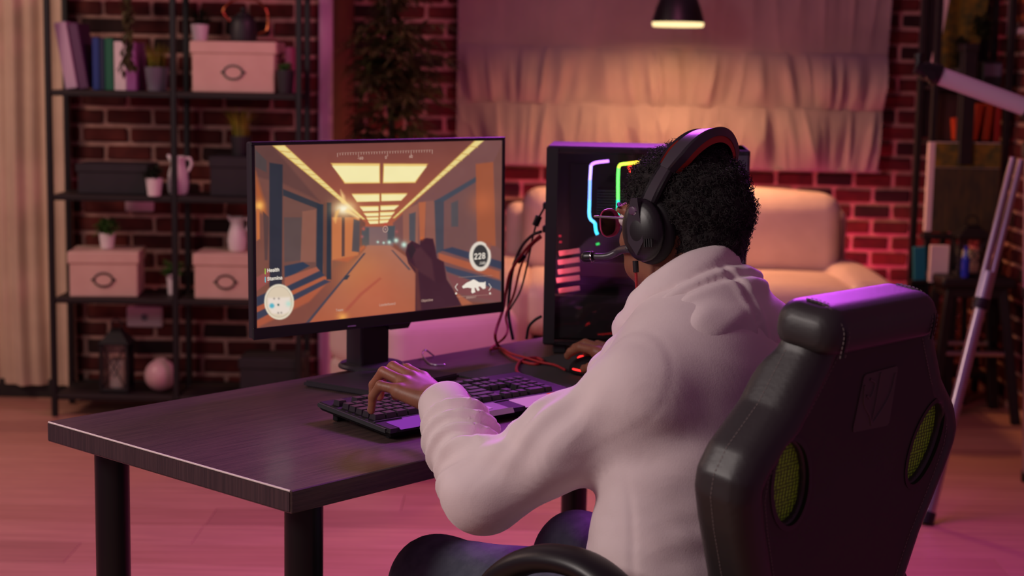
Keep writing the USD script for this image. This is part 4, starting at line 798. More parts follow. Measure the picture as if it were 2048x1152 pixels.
for x in (.03, KW - .03): part(kb, 'foot', box(.03, .012, .014, (x, KD - .03, .008), .002), MATS['keyboard_black']); part(kb, 'rubber_pad', box(.04, .01, .0055, (x, .02, .0032), .001), MATS['keyboard_black'])
def slab(x0, x1, y0, y1, h): return hull([(x, y, kz(y) + z) for x in (x0, x1) for y in (y0, y1) for z in (-.002, h)])
part(kb, 'sheen_bar', slab(.022, .06, -.001, .038, .0016), MATS['bar_purple_sheen'], 'purple end of the glowing bar'); part(kb, 'sheen_bar', slab(.06, .118, .002, .046, .0016), MATS['bar_purple_sheen'], 'purple end of the glowing bar')
part(kb, 'sheen_bar', slab(.30, .39, .002, .046, .0016), MATS['bar_pink_sheen'], 'pink stretch of the bar with its reflections painted as glow'); part(kb, 'sheen_bar', slab(.39, .458, .002, .046, .0016), MATS['bar_red_sheen'], 'red end of the bar with its reflections painted as glow')
part(kb, 'emblem_plate', slab(.15, .262, .004, .046, .0022), MATS['bar_violet']); ep = part(kb, 'emblem_panel', slab(.168, .232, .012, .041, .0034), MATS['plate_silver'])
em = [tube([(.176 + .05 * t + .004 * math.sin(9 * t + q), (.018 + .003 * q) + .004 * math.sin(14 * t + 1.7 * q), kz(.02) + .0036) for t in np.linspace(0, 1, 16)], .0005, 4) for q in range(6)]
part(ep, 'emblem_relief', cat(*em), MATS['plate_groove']); part(kb, 'bar_rim', slab(.004, KW - .004, .0475, .0505, .002), MATS['keyboard_rim'])
part(kb, 'front_lip', hull([(x, y, z) for x in (.15, .27) for (y, z) in ((-.002, .013), (.003, .0215), (.004, .017))]), MATS['plate_silver'])
PT = .0188
def key(x, y, w):
    b, t, h = .0008, .0026, .0092; z = kz(y + PT / 2)
    return hull([(x + b, y + b, z), (x + w - b, y + b, z), (x + b, y + PT - b, z), (x + w - b, y + PT - b, z), (x + t, y + t, z + h), (x + w - t, y + t, z + h - .0004), (x + t, y + PT - t * .7, z + h), (x + w - t, y + PT - t * .7, z + h)])
rows = [[1.25, 1.25, 1.25, 6.25, 1.25, 1.25, 1.25, 1.25], [2.25] + [1] * 10 + [2.75], [1.75] + [1] * 11 + [2.25], [1.5] + [1] * 12 + [1.5], [1] * 13 + [2]]
kx0, ky0 = .012, .056
for r, row in enumerate(rows):
    x = kx0
    for w in row: part(kb, 'key', key(x, ky0 + r * PT, w * PT), MATS['key_black'], smooth=False); x += w * PT
yf = ky0 + 5 * PT + .007
for u in (0, 2, 3, 4, 5, 6.5, 7.5, 8.5, 9.5, 11, 12, 13, 14): part(kb, 'key', key(kx0 + u * PT, yf, PT), MATS['key_black'], smooth=False)
xn = kx0 + 15 * PT + .005
for u, r in [(0, 0), (1, 0), (2, 0), (1, 1)] + [(u, r) for r in (3, 4) for u in (0, 1, 2)]: part(kb, 'key', key(xn + u * PT, ky0 + r * PT, PT), MATS['key_black'], smooth=False)
for u in range(3): part(kb, 'key', key(xn + u * PT, yf, PT), MATS['key_black'], smooth=False)
xp = xn + 3 * PT + .005
for r in range(5):
    for u, w in ([(0, 2), (2, 1)] if r == 0 else [(0, 1), (1, 1), (2, 1)]): part(kb, 'key', key(xp + u * PT, ky0 + r * PT, w * PT), MATS['key_black'], smooth=False)
for k in range(4): part(kb, 'media_key', box(.012, .004, .003, (.16 + k * .02, KD - .012, kz(KD - .012) + .001), .0008), MATS['plate_groove'])

mat('pad_cloth', (52, 50, 50), (46, 44, 45), rough=.9, scale=200)
pad = thing('mouse_pad', 'dark grey cloth mouse pad under the mouse', 'mouse pad', D(.96, .30), TH)
pp = sa.translate(sg.box(-.155, -.14, .155, .135).buffer(.012), 0, 0); part(pad, 'cloth', T(prism(pp, .003), (0, 0, .0005)), MATS['pad_cloth'])
glow('mouse_red', (255, 40, 40), 3.0)
MO = V(.165, 3.155, ZD + .0036); ma = math.radians(46)
ms = thing('mouse', 'black computer mouse with red lights on the pad', 'mouse', MO, ma)
def mfun(p):
    d = ell(p, (0, 0, .006), (.033, .06, .032)); d = smax(d, -(p[..., 2] - .0), .002); return smax(d, -(np.hypot(np.abs(p[..., 0]) - .06, p[..., 1] + .0) - .03), .01)
part(ms, 'shell', surfnet(mfun, (-.04, -.066, -.006), (.04, .066, .045), .003), MATS['keyboard_black'], smooth=True)
part(ms, 'scroll_wheel', T(lathe([(0, -.003), (.009, -.003), (.009, .003), (0, .003)], 18), (0, .034, .026), ry=math.pi / 2), MATS['mouse_red'])
for s in (-1, 1): part(ms, 'light_strip', tube([(s * .031, -.03, .012), (s * .0322, 0, .012), (s * .029, .03, .012)], .0018, 6, 6), MATS['mouse_red'])
mat('cable_red', (170, 26, 36), (140, 18, 28), rough=.6, scale=300, stretch=(1, 1, 1)); mat('cable_black', (20, 18, 19), rough=.5)
# points in a 979 x 1152 sketch of the desk corner
cpx = lambda x, y: (960 + x / 2.88, 380 + y / 2.88)
on = lambda x, y, z=ZD + .0062: UZ(*cpx(x, y), z)
up = lambda x, y, Y: U(*cpx(x, y), Y)
def cable(name, pts, r, m, label): single(name, label, 'cable', tube(pts, r, 8, 8), MATS[m], smooth=True)
cable('cable', [up(345, 262, 3.44), up(262, 345, 3.47), up(178, 470, 3.5), up(150, 585, 3.5), up(132, 690, 3.47), up(98, 790, 3.43), up(88, 850, 3.40), on(112, 905), on(170, 955), on(240, 988), on(320, 1003), on(362, 988), on(330, 968), on(262, 972, ZD + .009), on(222, 1000), on(212, 1042), on(250, 1072), on(310, 1088), on(345, 1125), on(400, 1139), on(480, 1142)], .0032, 'cable_red', 'red braided cable looping over the mouse pad to the keyboard')
cable('cable', [up(352, 272, 3.46), up(290, 330, 3.5), up(235, 440, 3.53), up(195, 600, 3.53), up(150, 720, 3.5), up(160, 800, 3.47), up(140, 850, 3.42), on(100, 884), on(60, 918), on(120, 912, ZD + .01), on(180, 942, ZD + .011), on(270, 968, ZD + .012), on(350, 992, ZD + .010), on(430, 1008, ZD + .008), on(490, 1036, ZD + .010)], .0026, 'cable_red', 'thin red cable running from the tower to the mouse')
cable('cable', [up(352, 240, 3.46), up(300, 262, 3.48), up(238, 330, 3.52), up(190, 450, 3.55), up(168, 600, 3.56), up(165, 720, 3.55), up(190, 862, 3.53)], .0035, 'cable_black', 'thick black cable hanging from the tower behind the monitor')
cable('cable', [up(366, 110, 3.46), up(330, 180, 3.49), up(300, 290, 3.52), up(270, 440, 3.54), up(232, 580, 3.54), up(170, 690, 3.54)], .0022, 'cable_black', 'thin black cable falling from the upper tower port')
cable('cable', [up(352, 728, 3.42), up(315, 750, 3.43), up(280, 790, 3.43), up(268, 858, 3.43)], .0032, 'cable_black', 'short black cable plugged low into the tower')
for i, (a, b, Y) in enumerate((((340, 150), (318, 205), 3.49), ((255, 372), (212, 412), 3.50))): single('ferrite_bead', ('black ferrite bead on the thin black cable', 'black ferrite bead on the red cable by the tower')[i], 'cable bead', tube([up(*a, Y), up(*b, Y)], .0075, 12), MATS['cable_black'])
cable('cable', [UZ(868, 712, ZD + .003), UZ(850, 700, ZD + .02), UZ(846, 712, ZD + .003), UZ(862, 728, ZD + .003), UZ(890, 730, ZD + .003)], .0018, 'aluminium', 'short grey loop of cable behind the monitor stand')

# ------------------------------------------------------------------ chair
psi = math.radians(46.5); CX, CF, CZ = V(math.cos(psi), math.sin(psi), 0), V(-math.sin(psi), math.cos(psi), 0), V(0, 0, 1)
tlt = math.radians(7.5); CU = CZ * math.cos(tlt) - CF * math.sin(tlt); CN = np.cross(CX, CU)     # CN points backwards
CP = V(.45, 2.07, .87) + CX * .034
mat('chair_leather', (46, 43, 42), (40, 37, 36), rough=.47, scale=6, bump=.25, bscale=160, bdist=.0008, spec=.6)
mat('chair_panel', (44, 37, 35), (38, 32, 31), rough=.62, scale=6, bump=.2, bscale=220, bdist=.0006); mat('chair_patch', (68, 60, 58), rough=.55); mat('patch_relief', (70, 62, 60), rough=.45); mat('thread', (120, 108, 104), rough=.8); mat('chair_plastic', (18, 17, 18), rough=.4)
usdkit.material(stage, '/World/Looks/mesh_green', {'g': ('texture_coordinate', {}), 'v': ('voronoi_texture', {'scale': 210, 'randomness': .15}), 'r': ('rgb_ramp', {'ramp': [(.35, lin((150, 226, 40))), (.55, lin((70, 110, 20)))]}), 'p': ('principled_bsdf', {'roughness': .6}), 'b': ('bump', {'strength': .6, 'distance': .002, 'invert': True})},
    [('g.object', 'v.vector'), ('v.distance', 'r.fac'), ('r.color', 'p.base_color'), ('v.distance', 'b.height'), ('b.normal', 'p.normal')], surface='p.BSDF'); MATS['mesh_green'] = UsdShade.Material.Get(stage, '/World/Looks/mesh_green')
CB = CP * V(1, 1, 0) + CF * .22
ch = thing('gaming_chair', 'black gaming chair with green mesh cut-outs in its backrest', 'chair', CB)
cw = lambda m: basis(m, CX, CU, CN, CP)                         # x right, y up the back, z backwards
half = [(.128, .18), (.132, .165), (.146, .125), (.19, .06), (.243, .012), (.262, -.02), (.262, -.05), (.245, -.095), (.205, -.18), (.18, -.26), (.17, -.36), (.16, -.42)]
def outline(g): pts = [(x + g, y) for x, y in half]; return pts + [(-x, y) for x, y in pts[::-1]]
def pd2(P, poly):
    poly = np.asarray(poly, float); d = np.full(P.shape[:-1], 1e9); ins = np.zeros(P.shape[:-1], bool)
    for a, b in zip(poly, np.roll(poly, -1, 0)):
        e = b - a; t = np.clip(((P - a) @ e) / (e @ e), 0, 1); d = np.minimum(d, np.linalg.norm(P - a - t[..., None] * e, axis=-1))
        c = (a[1] > P[..., 1]) != (b[1] > P[..., 1]); ins ^= c & (P[..., 0] < a[0] + (P[..., 1] - a[1]) / (b[1] - a[1] + 1e-12) * (b[0] - a[0]))
    return np.where(ins, -d, d)
HOLE = [(-.166, -.036), (.166, -.036)]
def holes(p):
    o = None
    for s in (-1, 1):
        x, y = p[..., 0] - s * .166, p[..., 1] + .036; c, sn = math.cos(.38), math.sin(.38); a, b = c * x + s * sn * y * -1, s * sn * x + c * y
        d = (np.hypot(a / .034, b / .058) - 1) * .034; o = d if o is None else np.minimum(o, d)
    return o
def backf(p):
    e = pd2(p[..., :2], outline(.006)); th = .030 + .016 * np.clip((np.abs(p[..., 0]) - .09) / .07, 0, 1) ** 2 * (p[..., 1] > -.5)
    r = .032; wx, wz = e + r, np.abs(p[..., 2] + th) - th + r
    d = np.hypot(np.maximum(wx, 0), np.maximum(wz, 0)) + np.minimum(np.maximum(wx, wz), 0) - r
    rec = np.clip(-(e + .034) / .012, 0, 1) * .006                 # the flat inset panel of the back
    d = np.maximum(d, p[..., 2] + rec)
    return smax(d, -np.maximum(holes(p), -(p[..., 2] + .03)), .003)
bk = part(ch, 'backrest', cw(surfnet(backf, (-.3, -.44, -.19), (.3, .21, .02), .0055)), MATS['chair_leather'], world=True, smooth=True)
inner = sg.Polygon(outline(-.036)).buffer(-.0).intersection(sg.box(-.4, -.42, .4, .148)).buffer(-.012).buffer(.012); hp = []
for s in (-1, 1): hp.append(sa.translate(sa.rotate(sa.scale(sg.Point(0, 0).buffer(1, 24), .040, .064), -s * math.degrees(.38) , origin=(0, 0)), s * .166, -.036))
part(ch, 'back_panel', cw(T(prism(inner.difference(hp[0]).difference(hp[1]), .003), (0, 0, -.0062))), MATS['chair_panel'], world=True, smooth=False)
for h_ in hp: part(ch, 'mesh_insert', cw(T(prism(h_, .004), (0, 0, -.019))), MATS['mesh_green'], 'bright green mesh', world=True); part(ch, 'insert_rim', cw(T(prism(h_.buffer(.004).difference(h_.buffer(-.003)), .006), (0, 0, -.0078))), MATS['chair_plastic'], world=True)
def stitches(line, step=.006, off=.0):
    P = np.asarray(line, float); s = np.r_[0, np.cumsum(np.linalg.norm(np.diff(P, axis=0), axis=1))]; ms_ = []
    for q in np.arange(0, s[-1] - step, step):
        a, b = [np.array([np.interp(x, s, P[:, k]) for k in range(3)]) for x in (q, q + step * .62)]; ms_.append(bar(a, b, .0009))
    return cat(*ms_)
ring = np.array(inner.buffer(-.006).exterior.coords); part(ch, 'stitching', cw(stitches(np.c_[ring, np.full(len(ring), -.0028)])), MATS['thread'], kind='stuff', world=True, smooth=False)
lp_ = sg.Polygon([(-.04, .012), (.052, .008), (.050, .092), (-.034, .090)]).buffer(-.006).buffer(.006)
pt_ = part(ch, 'patch', cw(T(prism(lp_, .0016), (0, 0, -.0034))), MATS['chair_patch'], 'fabric badge patch', world=True, smooth=False)
for P in ([(-.03, .075, 0), (-.024, .05, 0), (-.004, .03, 0), (.004, .016, 0)], [(.044, .082, 0), (.040, .055, 0), (.022, .032, 0), (.004, .016, 0)], [(.006, .088, 0), (.006, .05, 0), (.004, .018, 0)], [(-.018, .082, 0), (-.004, .074, 0), (-.010, .056, 0), (-.02, .06, 0)]):
    part(pt_, 'crest_relief', local(ch, cw(T(tube(P, .0022, 6, 8), (0, 0, -.0022)))), MATS['patch_relief'])
hr = lambda p: ell(p, (0, 0, 0), (1, 1, 1))
def headf(p):
    q = np.abs(p - V(-.022, .155, -.030)) - V(.104, .004, .018); d = np.linalg.norm(np.maximum(q, 0), axis=-1) + np.minimum(q.max(-1), 0) - .031
    return smax(d, -(p[..., 1] - .128), .010)
part(ch, 'headrest', cw(surfnet(headf, (-.19, .12, -.15), (.19, .25, .05), .005)), MATS['chair_leather'], world=True, smooth=True)
[part(ch, 'headrest_seam', cw(tube([(-.022 + s * .108, .13, .0185), (-.022 + s * .108, .162, .0182), (-.022 + s * .108, .183, .0), (-.022 + s * .108, .1895, -.018), (-.022 + s * .108, .190, -.045)], .0016, 6, 6)), MATS['chair_plastic'], world=True) for s in (-1, 1)]
part(ch, 'stitching', cw(cat(*[stitches(spline([(-.022 + s * o, .13, .0192), (-.022 + s * o, .163, .019), (-.022 + s * o, .1835, .001), (-.022 + s * o, .1905, -.018), (-.022 + s * o, .191, -.045)], 6)) for s in (-1, 1) for o in (.102, .114)])), MATS['thread'], kind='stuff', world=True, smooth=False)
side = [(-x - .0, y, 0) for x, y in half[1:-2]]
part(ch, 'stitching', cw(cat(*[stitches([(s * (x + .006), y, -.05) for x, y in half[2:-2]], .006) for s in (-1, 1)])), MATS['thread'], kind='stuff', world=True, smooth=False)
st0 = CP + CF * .30; st0[2] = .39
part(ch, 'seat', basis(rbox(.50, .52, .10, (0, 0, 0), .045, 20), CX, CF, CZ, st0), MATS['chair_leather'], world=True, smooth=True)
for s in (-1, 1):
    part(ch, 'seat_bolster', basis(rbox(.08, .46, .12, (s * .262, 0, .015), .038, 16), CX, CF, CZ, st0), MATS['chair_leather'], world=True, smooth=True)
    ar = lambda pts: np.array([CP * V(1, 1, 0) + CX * (s * x) + CF * f + V(0, 0, z) for x, f, z in pts])
    P = ar([(.265, .08, .54), (.267, .12, .61), (.27, .18, .665), (.271, .25, .694), (.271, .33, .688), (.269, .40, .651), (.267, .45, .59)])
    sec_ = circ(.03, 14, .019)
    part(ch, 'armrest', sweep(spline(P, 6), sec_, up=(0, 0, 1)), MATS['chair_plastic'], 'arched black armrest', world=True, smooth=True)
    part(ch, 'armrest_bracket', tube(ar([(.265, .09, .55), (.265, .14, .48), (.24, .18, .395), (.10, .22, .385)]), .016, 10, 6), MATS['chair_plastic'], world=True); part(ch, 'armrest_bracket', tube(ar([(.267, .44, .61), (.265, .38, .50), (.24, .28, .395), (.10, .25, .385)]), .016, 10, 6), MATS['chair_plastic'], world=True)
part(ch, 'back_bracket', basis(box(.12, .02, .26, (0, 0, 0), .004), CX, CF, CZ, CP + CF * .09 - V(0, 0, .42)), MATS['chair_plastic'], world=True)
cc = st0 * V(1, 1, 0)
part(ch, 'gas_lift', tube([cc + V(0, 0, .10), cc + V(0, 0, .24), cc + V(0, 0, .241), cc + V(0, 0, .345)], np.array([.028, .028, .02, .02]), 18), MATS['chair_plastic'], world=True)
for k in range(5):
    a = k * 2 * math.pi / 5 + .3; e = cc + V(math.cos(a), math.sin(a), 0) * .29
    part(ch, 'base_leg', bar(cc + V(0, 0, .11), e + V(0, 0, .075), .045, .03, .006), MATS['chair_plastic'], world=True)
    part(ch, 'caster', T(lathe([(0, -.02), (.022, -.02), (.027, -.014), (.027, .014), (.022, .02), (0, .02)], 18), e + V(0, 0, .027), rx=math.pi / 2, rz=0), MATS['chair_plastic'], world=True)
# ------------------------------------------------------------------ the person
mat('skin', (140, 90, 66), (124, 78, 56), rough=.5, scale=30, bump=.15, bscale=220, bdist=.0005, sub=.15); mat('nail', (150, 100, 84), rough=.3)
mat('hoodie', (232, 216, 214), (224, 206, 204), rough=.92, scale=6, sheen=.35, bump=.35, bscale=420, bdist=.0007)
mat('denim', (84, 88, 102), (68, 72, 86), rough=.85, scale=40, bump=.3, bscale=300, bdist=.0006)
mat('hair_black', (20, 15, 15), (30, 22, 21), rough=.75, scale=60, spec=.3, sheen=.15); mat('shoe_white', (210, 205, 205), rough=.6); mat('eye_white', (220, 212, 205), rough=.2); mat('lip', (110, 58, 52), rough=.45)
PF, PL = CF, -CX                                                # the person's front and left
NK = V(.262, 2.41, .985); HC = U(1362, 434, 2.46); hy = math.radians(48); HF, HL = V(-math.sin(hy), math.cos(hy), 0), V(-math.cos(hy), -math.sin(hy), 0)
hp_ = math.radians(6); HUP = CZ * math.cos(hp_) + HF * math.sin(hp_) ; HF = HF * math.cos(hp_) - CZ * math.sin(hp_)
HA = np.array([HL, HF, HUP])
SL = U(1288, 788, 2.25); SR = V(.42, 2.53, SL[2])
EL, WL = U(966, 984, 2.30), V(-.104, 2.49, .822)
ER, WR = V(.33, 2.86, .815), V(.245, 3.06, .793)
CH, WA, HP = V(.280, 2.35, .87), V(.262, 2.285, .68), V(.262, 2.252, .565)
TA = np.array([PL, PF * 1.35, CZ])                               # the trunk is wider than deep
def trunk(p, g):
    q = p @ TA.T; f = lambda x: TA @ x
    return sall(.05, chain(q, [f(HP), f(WA), f(CH), f(CH + V(.012, .035, .07))], [.165 + g, .148 + g, .146 + g, .098 + g], .03), cone(p, CH + PL * .08 + V(.004, .02, .045), SL, .070 + g, .052 + g), cone(p, CH - PL * .08 + V(.004, .02, .045), SR, .070 + g, .052 + g), cone(p, CH + V(0, 0, .05), NK + V(0, 0, .02), .075 + g, .055 + g))
def fingers(W, h, s, up, tips, wz=(0, 0)):
    """W: wrist; h along the hand, s towards the thumb; tips: per finger (pip, dip, tip) offsets (along, across, up)"""
    at = lambda o: W + h * o[0] + s * o[1] + up * o[2]
    return [[at(o) for o in f] for f in tips]
hlh, hls = V(-.755, .656, 0), V(.656, .755, 0)
hr_ = math.radians(46); hrh, hrs = V(-math.sin(hr_), math.cos(hr_), 0), V(-math.cos(hr_), -math.sin(hr_), 0)
LF = fingers(WL, hlh, hls, CZ, [
    [(.066, -.032, .016), (.098, -.042, .020), (.114, -.043, .000), (.118, -.042, -.024)],
    [(.076, -.012, .025), (.117, -.017, .036), (.138, -.018, .012), (.140, -.018, -.018)],
    [(.079, .010, .029), (.122, .010, .040), (.148, .010, .018), (.152, .010, -.014)],
    [(.075, .031, .026), (.116, .036, .034), (.140, .038, .012), (.144, .038, -.016)],
    [(.022, .030, .004), (.052, .052, -.004), (.082, .056, -.014), (.102, .050, -.024)]])
RF = fingers(WR, hrh, hrs, CZ, [
    [(.070, -.034, .004), (.094, -.040, -.004), (.110, -.042, -.016), (.118, -.042, -.024)],
    [(.082, -.014, .010), (.120, -.018, .012), (.142, -.019, -.002), (.150, -.019, -.014)],
    [(.086, .008, .012), (.130, .008, .016), (.156, .008, .004), (.166, .008, -.008)],
    [(.082, .029, .010), (.122, .032, .012), (.146, .033, .000), (.154, .033, -.010)],
    [(.022, .030, -.002), (.052, .046, -.012), (.080, .050, -.020), (.098, .046, -.026)]])
FR = [(.0088, .0078, .0070, .0060), (.0095, .0086, .0077, .0066), (.0098, .0090, .0080, .0068), (.0096, .0088, .0078, .0067), (.0115, .0105, .0096, .0080)]
def hand(p, W, h, s, F, back):
    d = chain(p, [W - h * .03, W + h * .012], [.026, .025], .01)
    palm = sall(.012, *[cone(p, W + h * .012 + s * o, f[0] - CZ * .003, .0165, .0125) for o, f in zip((-.014, -.005, .005, .013), F[:4])])
    d = sall(.012, d, palm, cone(p, W + h * .012 + s * .012, F[4][0], .0165, .0135))
    fs = [chain(p, f, r, .003) for f, r in zip(F, FR)]
    o = fs[0]
    for x in fs[1:]: o = np.minimum(o, x)
    return smin(d, o, .006)
def headf_(p):
    q = (p - HC) @ HA.T; x, y, z = q[..., 0], q[..., 1], q[..., 2]; ax = np.abs(x); m = np.stack([ax, y, z], -1)
    d = ell(q, (0, -.014, .008), (.073, .088, .086))
    d = smin(d, ell(q, (0, .030, -.030), (.062, .062, .078)), .03)           # face
    d = smin(d, ell(m, (.030, .030, -.072), (.034, .052, .030)), .025)        # jaw
    d = smin(d, ell(q, (0, .066, -.098), (.022, .020, .016)), .022)           # chin
    d = smin(d, ell(m, (.040, .062, -.032), (.022, .020, .018)), .018)        # cheekbone
    d = smin(d, ell(q, (0, .082, .016), (.052, .014, .012)), .014)            # brow
    d = smax(d, -ell(m, (.032, .096, .000), (.017, .014, .011)), .010)        # eye socket
    d = smin(d, chain(q, [(0, .086, .004), (0, .102, -.034), (0, .106, -.040)], [.008, .011, .011], .006), .010)   # nose
    d = smin(d, ell(m, (.012, .094, -.042), (.009, .011, .008)), .006)
    d = smin(d, ell(q, (0, .088, -.064), (.024, .013, .007)), .006); d = smin(d, ell(q, (0, .086, -.075), (.021, .013, .008)), .005)
    ear = ell(m, (.078, -.006, -.016), (.010, .021, .033)); ear = smax(ear, -ell(m, (.086, -.003, -.014), (.008, .013, .022)), .006)
    d = smin(d, ear, .006)
    return smin(d, cone(p, HC + HA.T @ V(0, -.035, -.035), NK - V(0, 0, .03), .056, .064), .03)
pr = thing('person', 'person in a white hoodie and dark jeans playing at the desk, seen from behind', 'person', HP * V(1, 1, 0))
bd_ = [surfnet(headf_, HC - .2, HC + V(.17, .17, .155), .0036)]
def inner_body(p): return sall(.04, trunk(p, -.02), chain(p, [SL, EL, WL], [.045, .038, .024], .02), chain(p, [SR, ER, WR], [.045, .036, .024], .02), cone(p, HP, HP + V(0, 0, -.01), .10, .10))
bd_ += [surfnet(inner_body, (-.16, 2.02, .38), (.60, 3.12, 1.06), .013)]
for W, h, s, F in ((WL, hlh, hls, LF), (WR, hrh, hrs, RF)):
    pts = np.vstack([np.array(f) for f in F] + [W[None] - h * .03]); bd_.append(surfnet(lambda p: hand(p, W, h, s, F, 0), pts.min(0) - .03, pts.max(0) + .03, .0021))
body = part(pr, 'body', cat(*bd_), MATS['skin'], 'brown skin', world=True, smooth=True)
eyes = []
for s in (-1, 1):
    c = HC + HA.T @ V(s * .032, .081, .0); ey = part(body, 'eye', local(pr, T(trimesh.creation.icosphere(2, .0115), c)), MATS['eye_white'], smooth=True); part(body, 'iris', local(pr, T(trimesh.creation.icosphere(2, .0055), c + HF * .0075)), MATS['hair_black'], smooth=True)
    part(body, 'eyebrow', local(pr, tube([HC + HA.T @ V(s * x, y, z) for x, y, z in ((.016, .096, .020), (.034, .092, .025), (.052, .078, .020))], np.array([.002, .003, .0015]), 6, 6)), MATS['hair_black'])
part(body, 'lips', local(pr, basis(cat(T(trimesh.creation.icosphere(3, 1), (0, 0, 0)).apply_scale((.021, .009, .0055)), T(trimesh.creation.icosphere(3, 1)).apply_scale((.019, .010, .0065)).apply_translation((0, -.001, -.0105))), HL, HF, HUP, HC + HA.T @ V(0, .094, -.064))), MATS['lip'], smooth=True)
for F, s, h in ((LF, hls, hlh), (RF, hrs, hrh)):
    for k in range(5):
        a, b = F[k][2], F[k][3]; t = (b - a) / np.linalg.norm(b - a); u = np.cross(t, s) ; u = u / np.linalg.norm(u); u = u if (u @ (h * .5 + CZ)) > 0 else -u
        w = np.cross(u, t); part(body, 'nail', local(pr, basis(T(trimesh.creation.icosphere(2, 1)).apply_scale((.0042, .0055, .0016)), w, t, u, b - t * .001 + u * (FR[k][3] - .0007))), MATS['nail'], smooth=True)

# clothes
def relax(m, n, k=.5):                                          # pulls each point towards its neighbours, then back (keeps the volume)
    import scipy.sparse as sp
    e = m.edges_unique; N = len(m.vertices); A = sp.coo_matrix((np.ones(2 * len(e)), (np.r_[e[:, 0], e[:, 1]], np.r_[e[:, 1], e[:, 0]])), (N, N)).tocsr(); d = np.maximum(np.asarray(A.sum(1)), 1); v = np.asarray(m.vertices).copy()
    for _ in range(n):
        v += k * (A @ v / d - v); v -= (k + .02) * (A @ v / d - v)
    return trimesh.Trimesh(v, m.faces, process=False)
def folds(v, n):
    v = np.asarray(v); out = np.zeros(len(v))
    def limb(a, b, ra):
        d = b - a; L = np.linalg.norm(d); t = np.clip((v - a) @ d / L ** 2, -.2, 1.2); r = np.linalg.norm(v - a - t[:, None] * d, axis=1); return t, np.exp(-np.clip(r - ra, 0, 1) / .02)
    def side(a, b, to): d = (b - a) / np.linalg.norm(b - a); t_ = (v - a) @ d; q = v - a - t_[:, None] * d; q /= np.linalg.norm(q, axis=1, keepdims=True) + 1e-9; u = to - d * (to @ d); return q @ (u / np.linalg.norm(u))
    wob = meshkit.noise(v * V(11, 11, 9), 2); sn = lambda x: np.sin(2 * math.pi * x)
    t, w = limb(EL, WL, .07); inn = side(EL, WL, V(.6, -.2, .8)); c1 = .5 + .5 * inn          # rings bunched up behind the cuff and in the crook
    ph = t * 6.2 + wob * 1.6 + .22 * inn; out += w * (.0022 + .0052 * c1) * (sn(ph) + .35 * sn(2 * ph + .8)) * np.clip((.84 - t) / .05, 0, 1) * np.clip((t + .02) / .2, .0, 1)
    t, w = limb(SL, EL, .085); inn = side(SL, EL, V(-.3, .5, .8)); c2 = np.clip(.35 + .65 * inn, 0, 1)
    ph = t * 4.4 - .55 * inn + 1.3 * wob; out += w * .0062 * c2 * np.exp(-((t - .92) / .26) ** 2) * sn(ph)
    ph = t * 2.2 + 1.1 * inn + 1.8 * meshkit.noise(v * 6, 9); out += w * .0030 * sn(ph) * np.exp(-((t - .45) / .3) ** 2)
    x1 = U(1262, 1030, 2.16); q1 = (v - x1) @ V(.985, .17, 0); out -= .0026 * np.exp(-(q1 / .0035) ** 2) * np.clip((.80 - v[:, 2]) / .05, 0, 1) * (v @ CF < x1 @ CF + .12) * (v[:, 1] < 2.32)
    x0 = U(1303, 800, 2.19); s_ = (v - x0) @ PL + .25 * np.clip(x0[2] - v[:, 2], 0, 1) * 0 + .06 * np.sin((v[:, 2] - x0[2]) * 9); lf = np.exp(-((v - SL) ** 2).sum(1) / .016)
    out -= lf * .0012 * np.exp(-(s_ / .004) ** 2); out += lf * .0008 * np.exp(-((s_ - .009) / .005) ** 2)
    fr = meshkit.fbm(np.stack([v @ PL * 6 + v[:, 2] * 5, v @ PF * 5, v[:, 2] * 11 - v @ PL * 4], -1), 3, 3); low = np.clip((.95 - v[:, 2]) / .25, 0, 1) * np.clip(((v - EL) @ V(.8, .1, 0)) / .15, 0, 1)
    out += low * .020 * (fr - .5) * 1.8
    return out
def sleeve(p, S, E, W, g=0):
    d = (W - E) / np.linalg.norm(W - E); return chain(p, [S, S + (E - S) * .5, E, E + (W - E) * .55, W - d * .052], [.064, .062, .056, .049, .046], .03)
def armhole(p): q = p - SL; dn = (EL - SL) / np.linalg.norm(EL - SL); t = q @ (dn * .75 - PL * 0 + V(.30, .1, .30)); return t
def hoodie_f(p):
    d = smin(trunk(p, .012), sleeve(p, SL, EL, WL), .04); d = smin(d, sleeve(p, SR, ER, WR), .022)
    d = smax(d, -(p[..., 2] - .545), .01); d = smax(d, -cone(p, NK + V(-.005, .01, .01), HC, .052, .06), .015)
    return d
hd = surfnet(hoodie_f, (-.19, 1.99, .52), (.64, 3.13, 1.08), .0058)
nn = np.array(hd.vertex_normals); hd.vertices = np.asarray(hd.vertices) + nn * folds(hd.vertices, nn)[:, None]; hd = relax(hd, 3)
ho = part(pr, 'hoodie', hd, MATS['hoodie'], 'white cotton hoodie', world=True, smooth=True)
def cuff(E, W):
    d = (W - E) / np.linalg.norm(W - E); a = W - d * .062; ts = np.linspace(0, 1, 15); prof = [.040 + .0035 * math.sin(math.pi * t) for t in ts]
    P = [a + d * (.066 * t) for t in ts]; out = sweep(P, circ(1, 64), np.array(prof)); return sweep(P + [P[-1] + d * .001, P[-2], P[-5]], circ(1, 64), np.array(prof + [.038, .034, .033]))
for E, W in ((EL, WL), (ER, WR)): part(ho, 'cuff', local(pr, cuff(E, W)), MATS['hoodie'], smooth=True)
HB = -PF
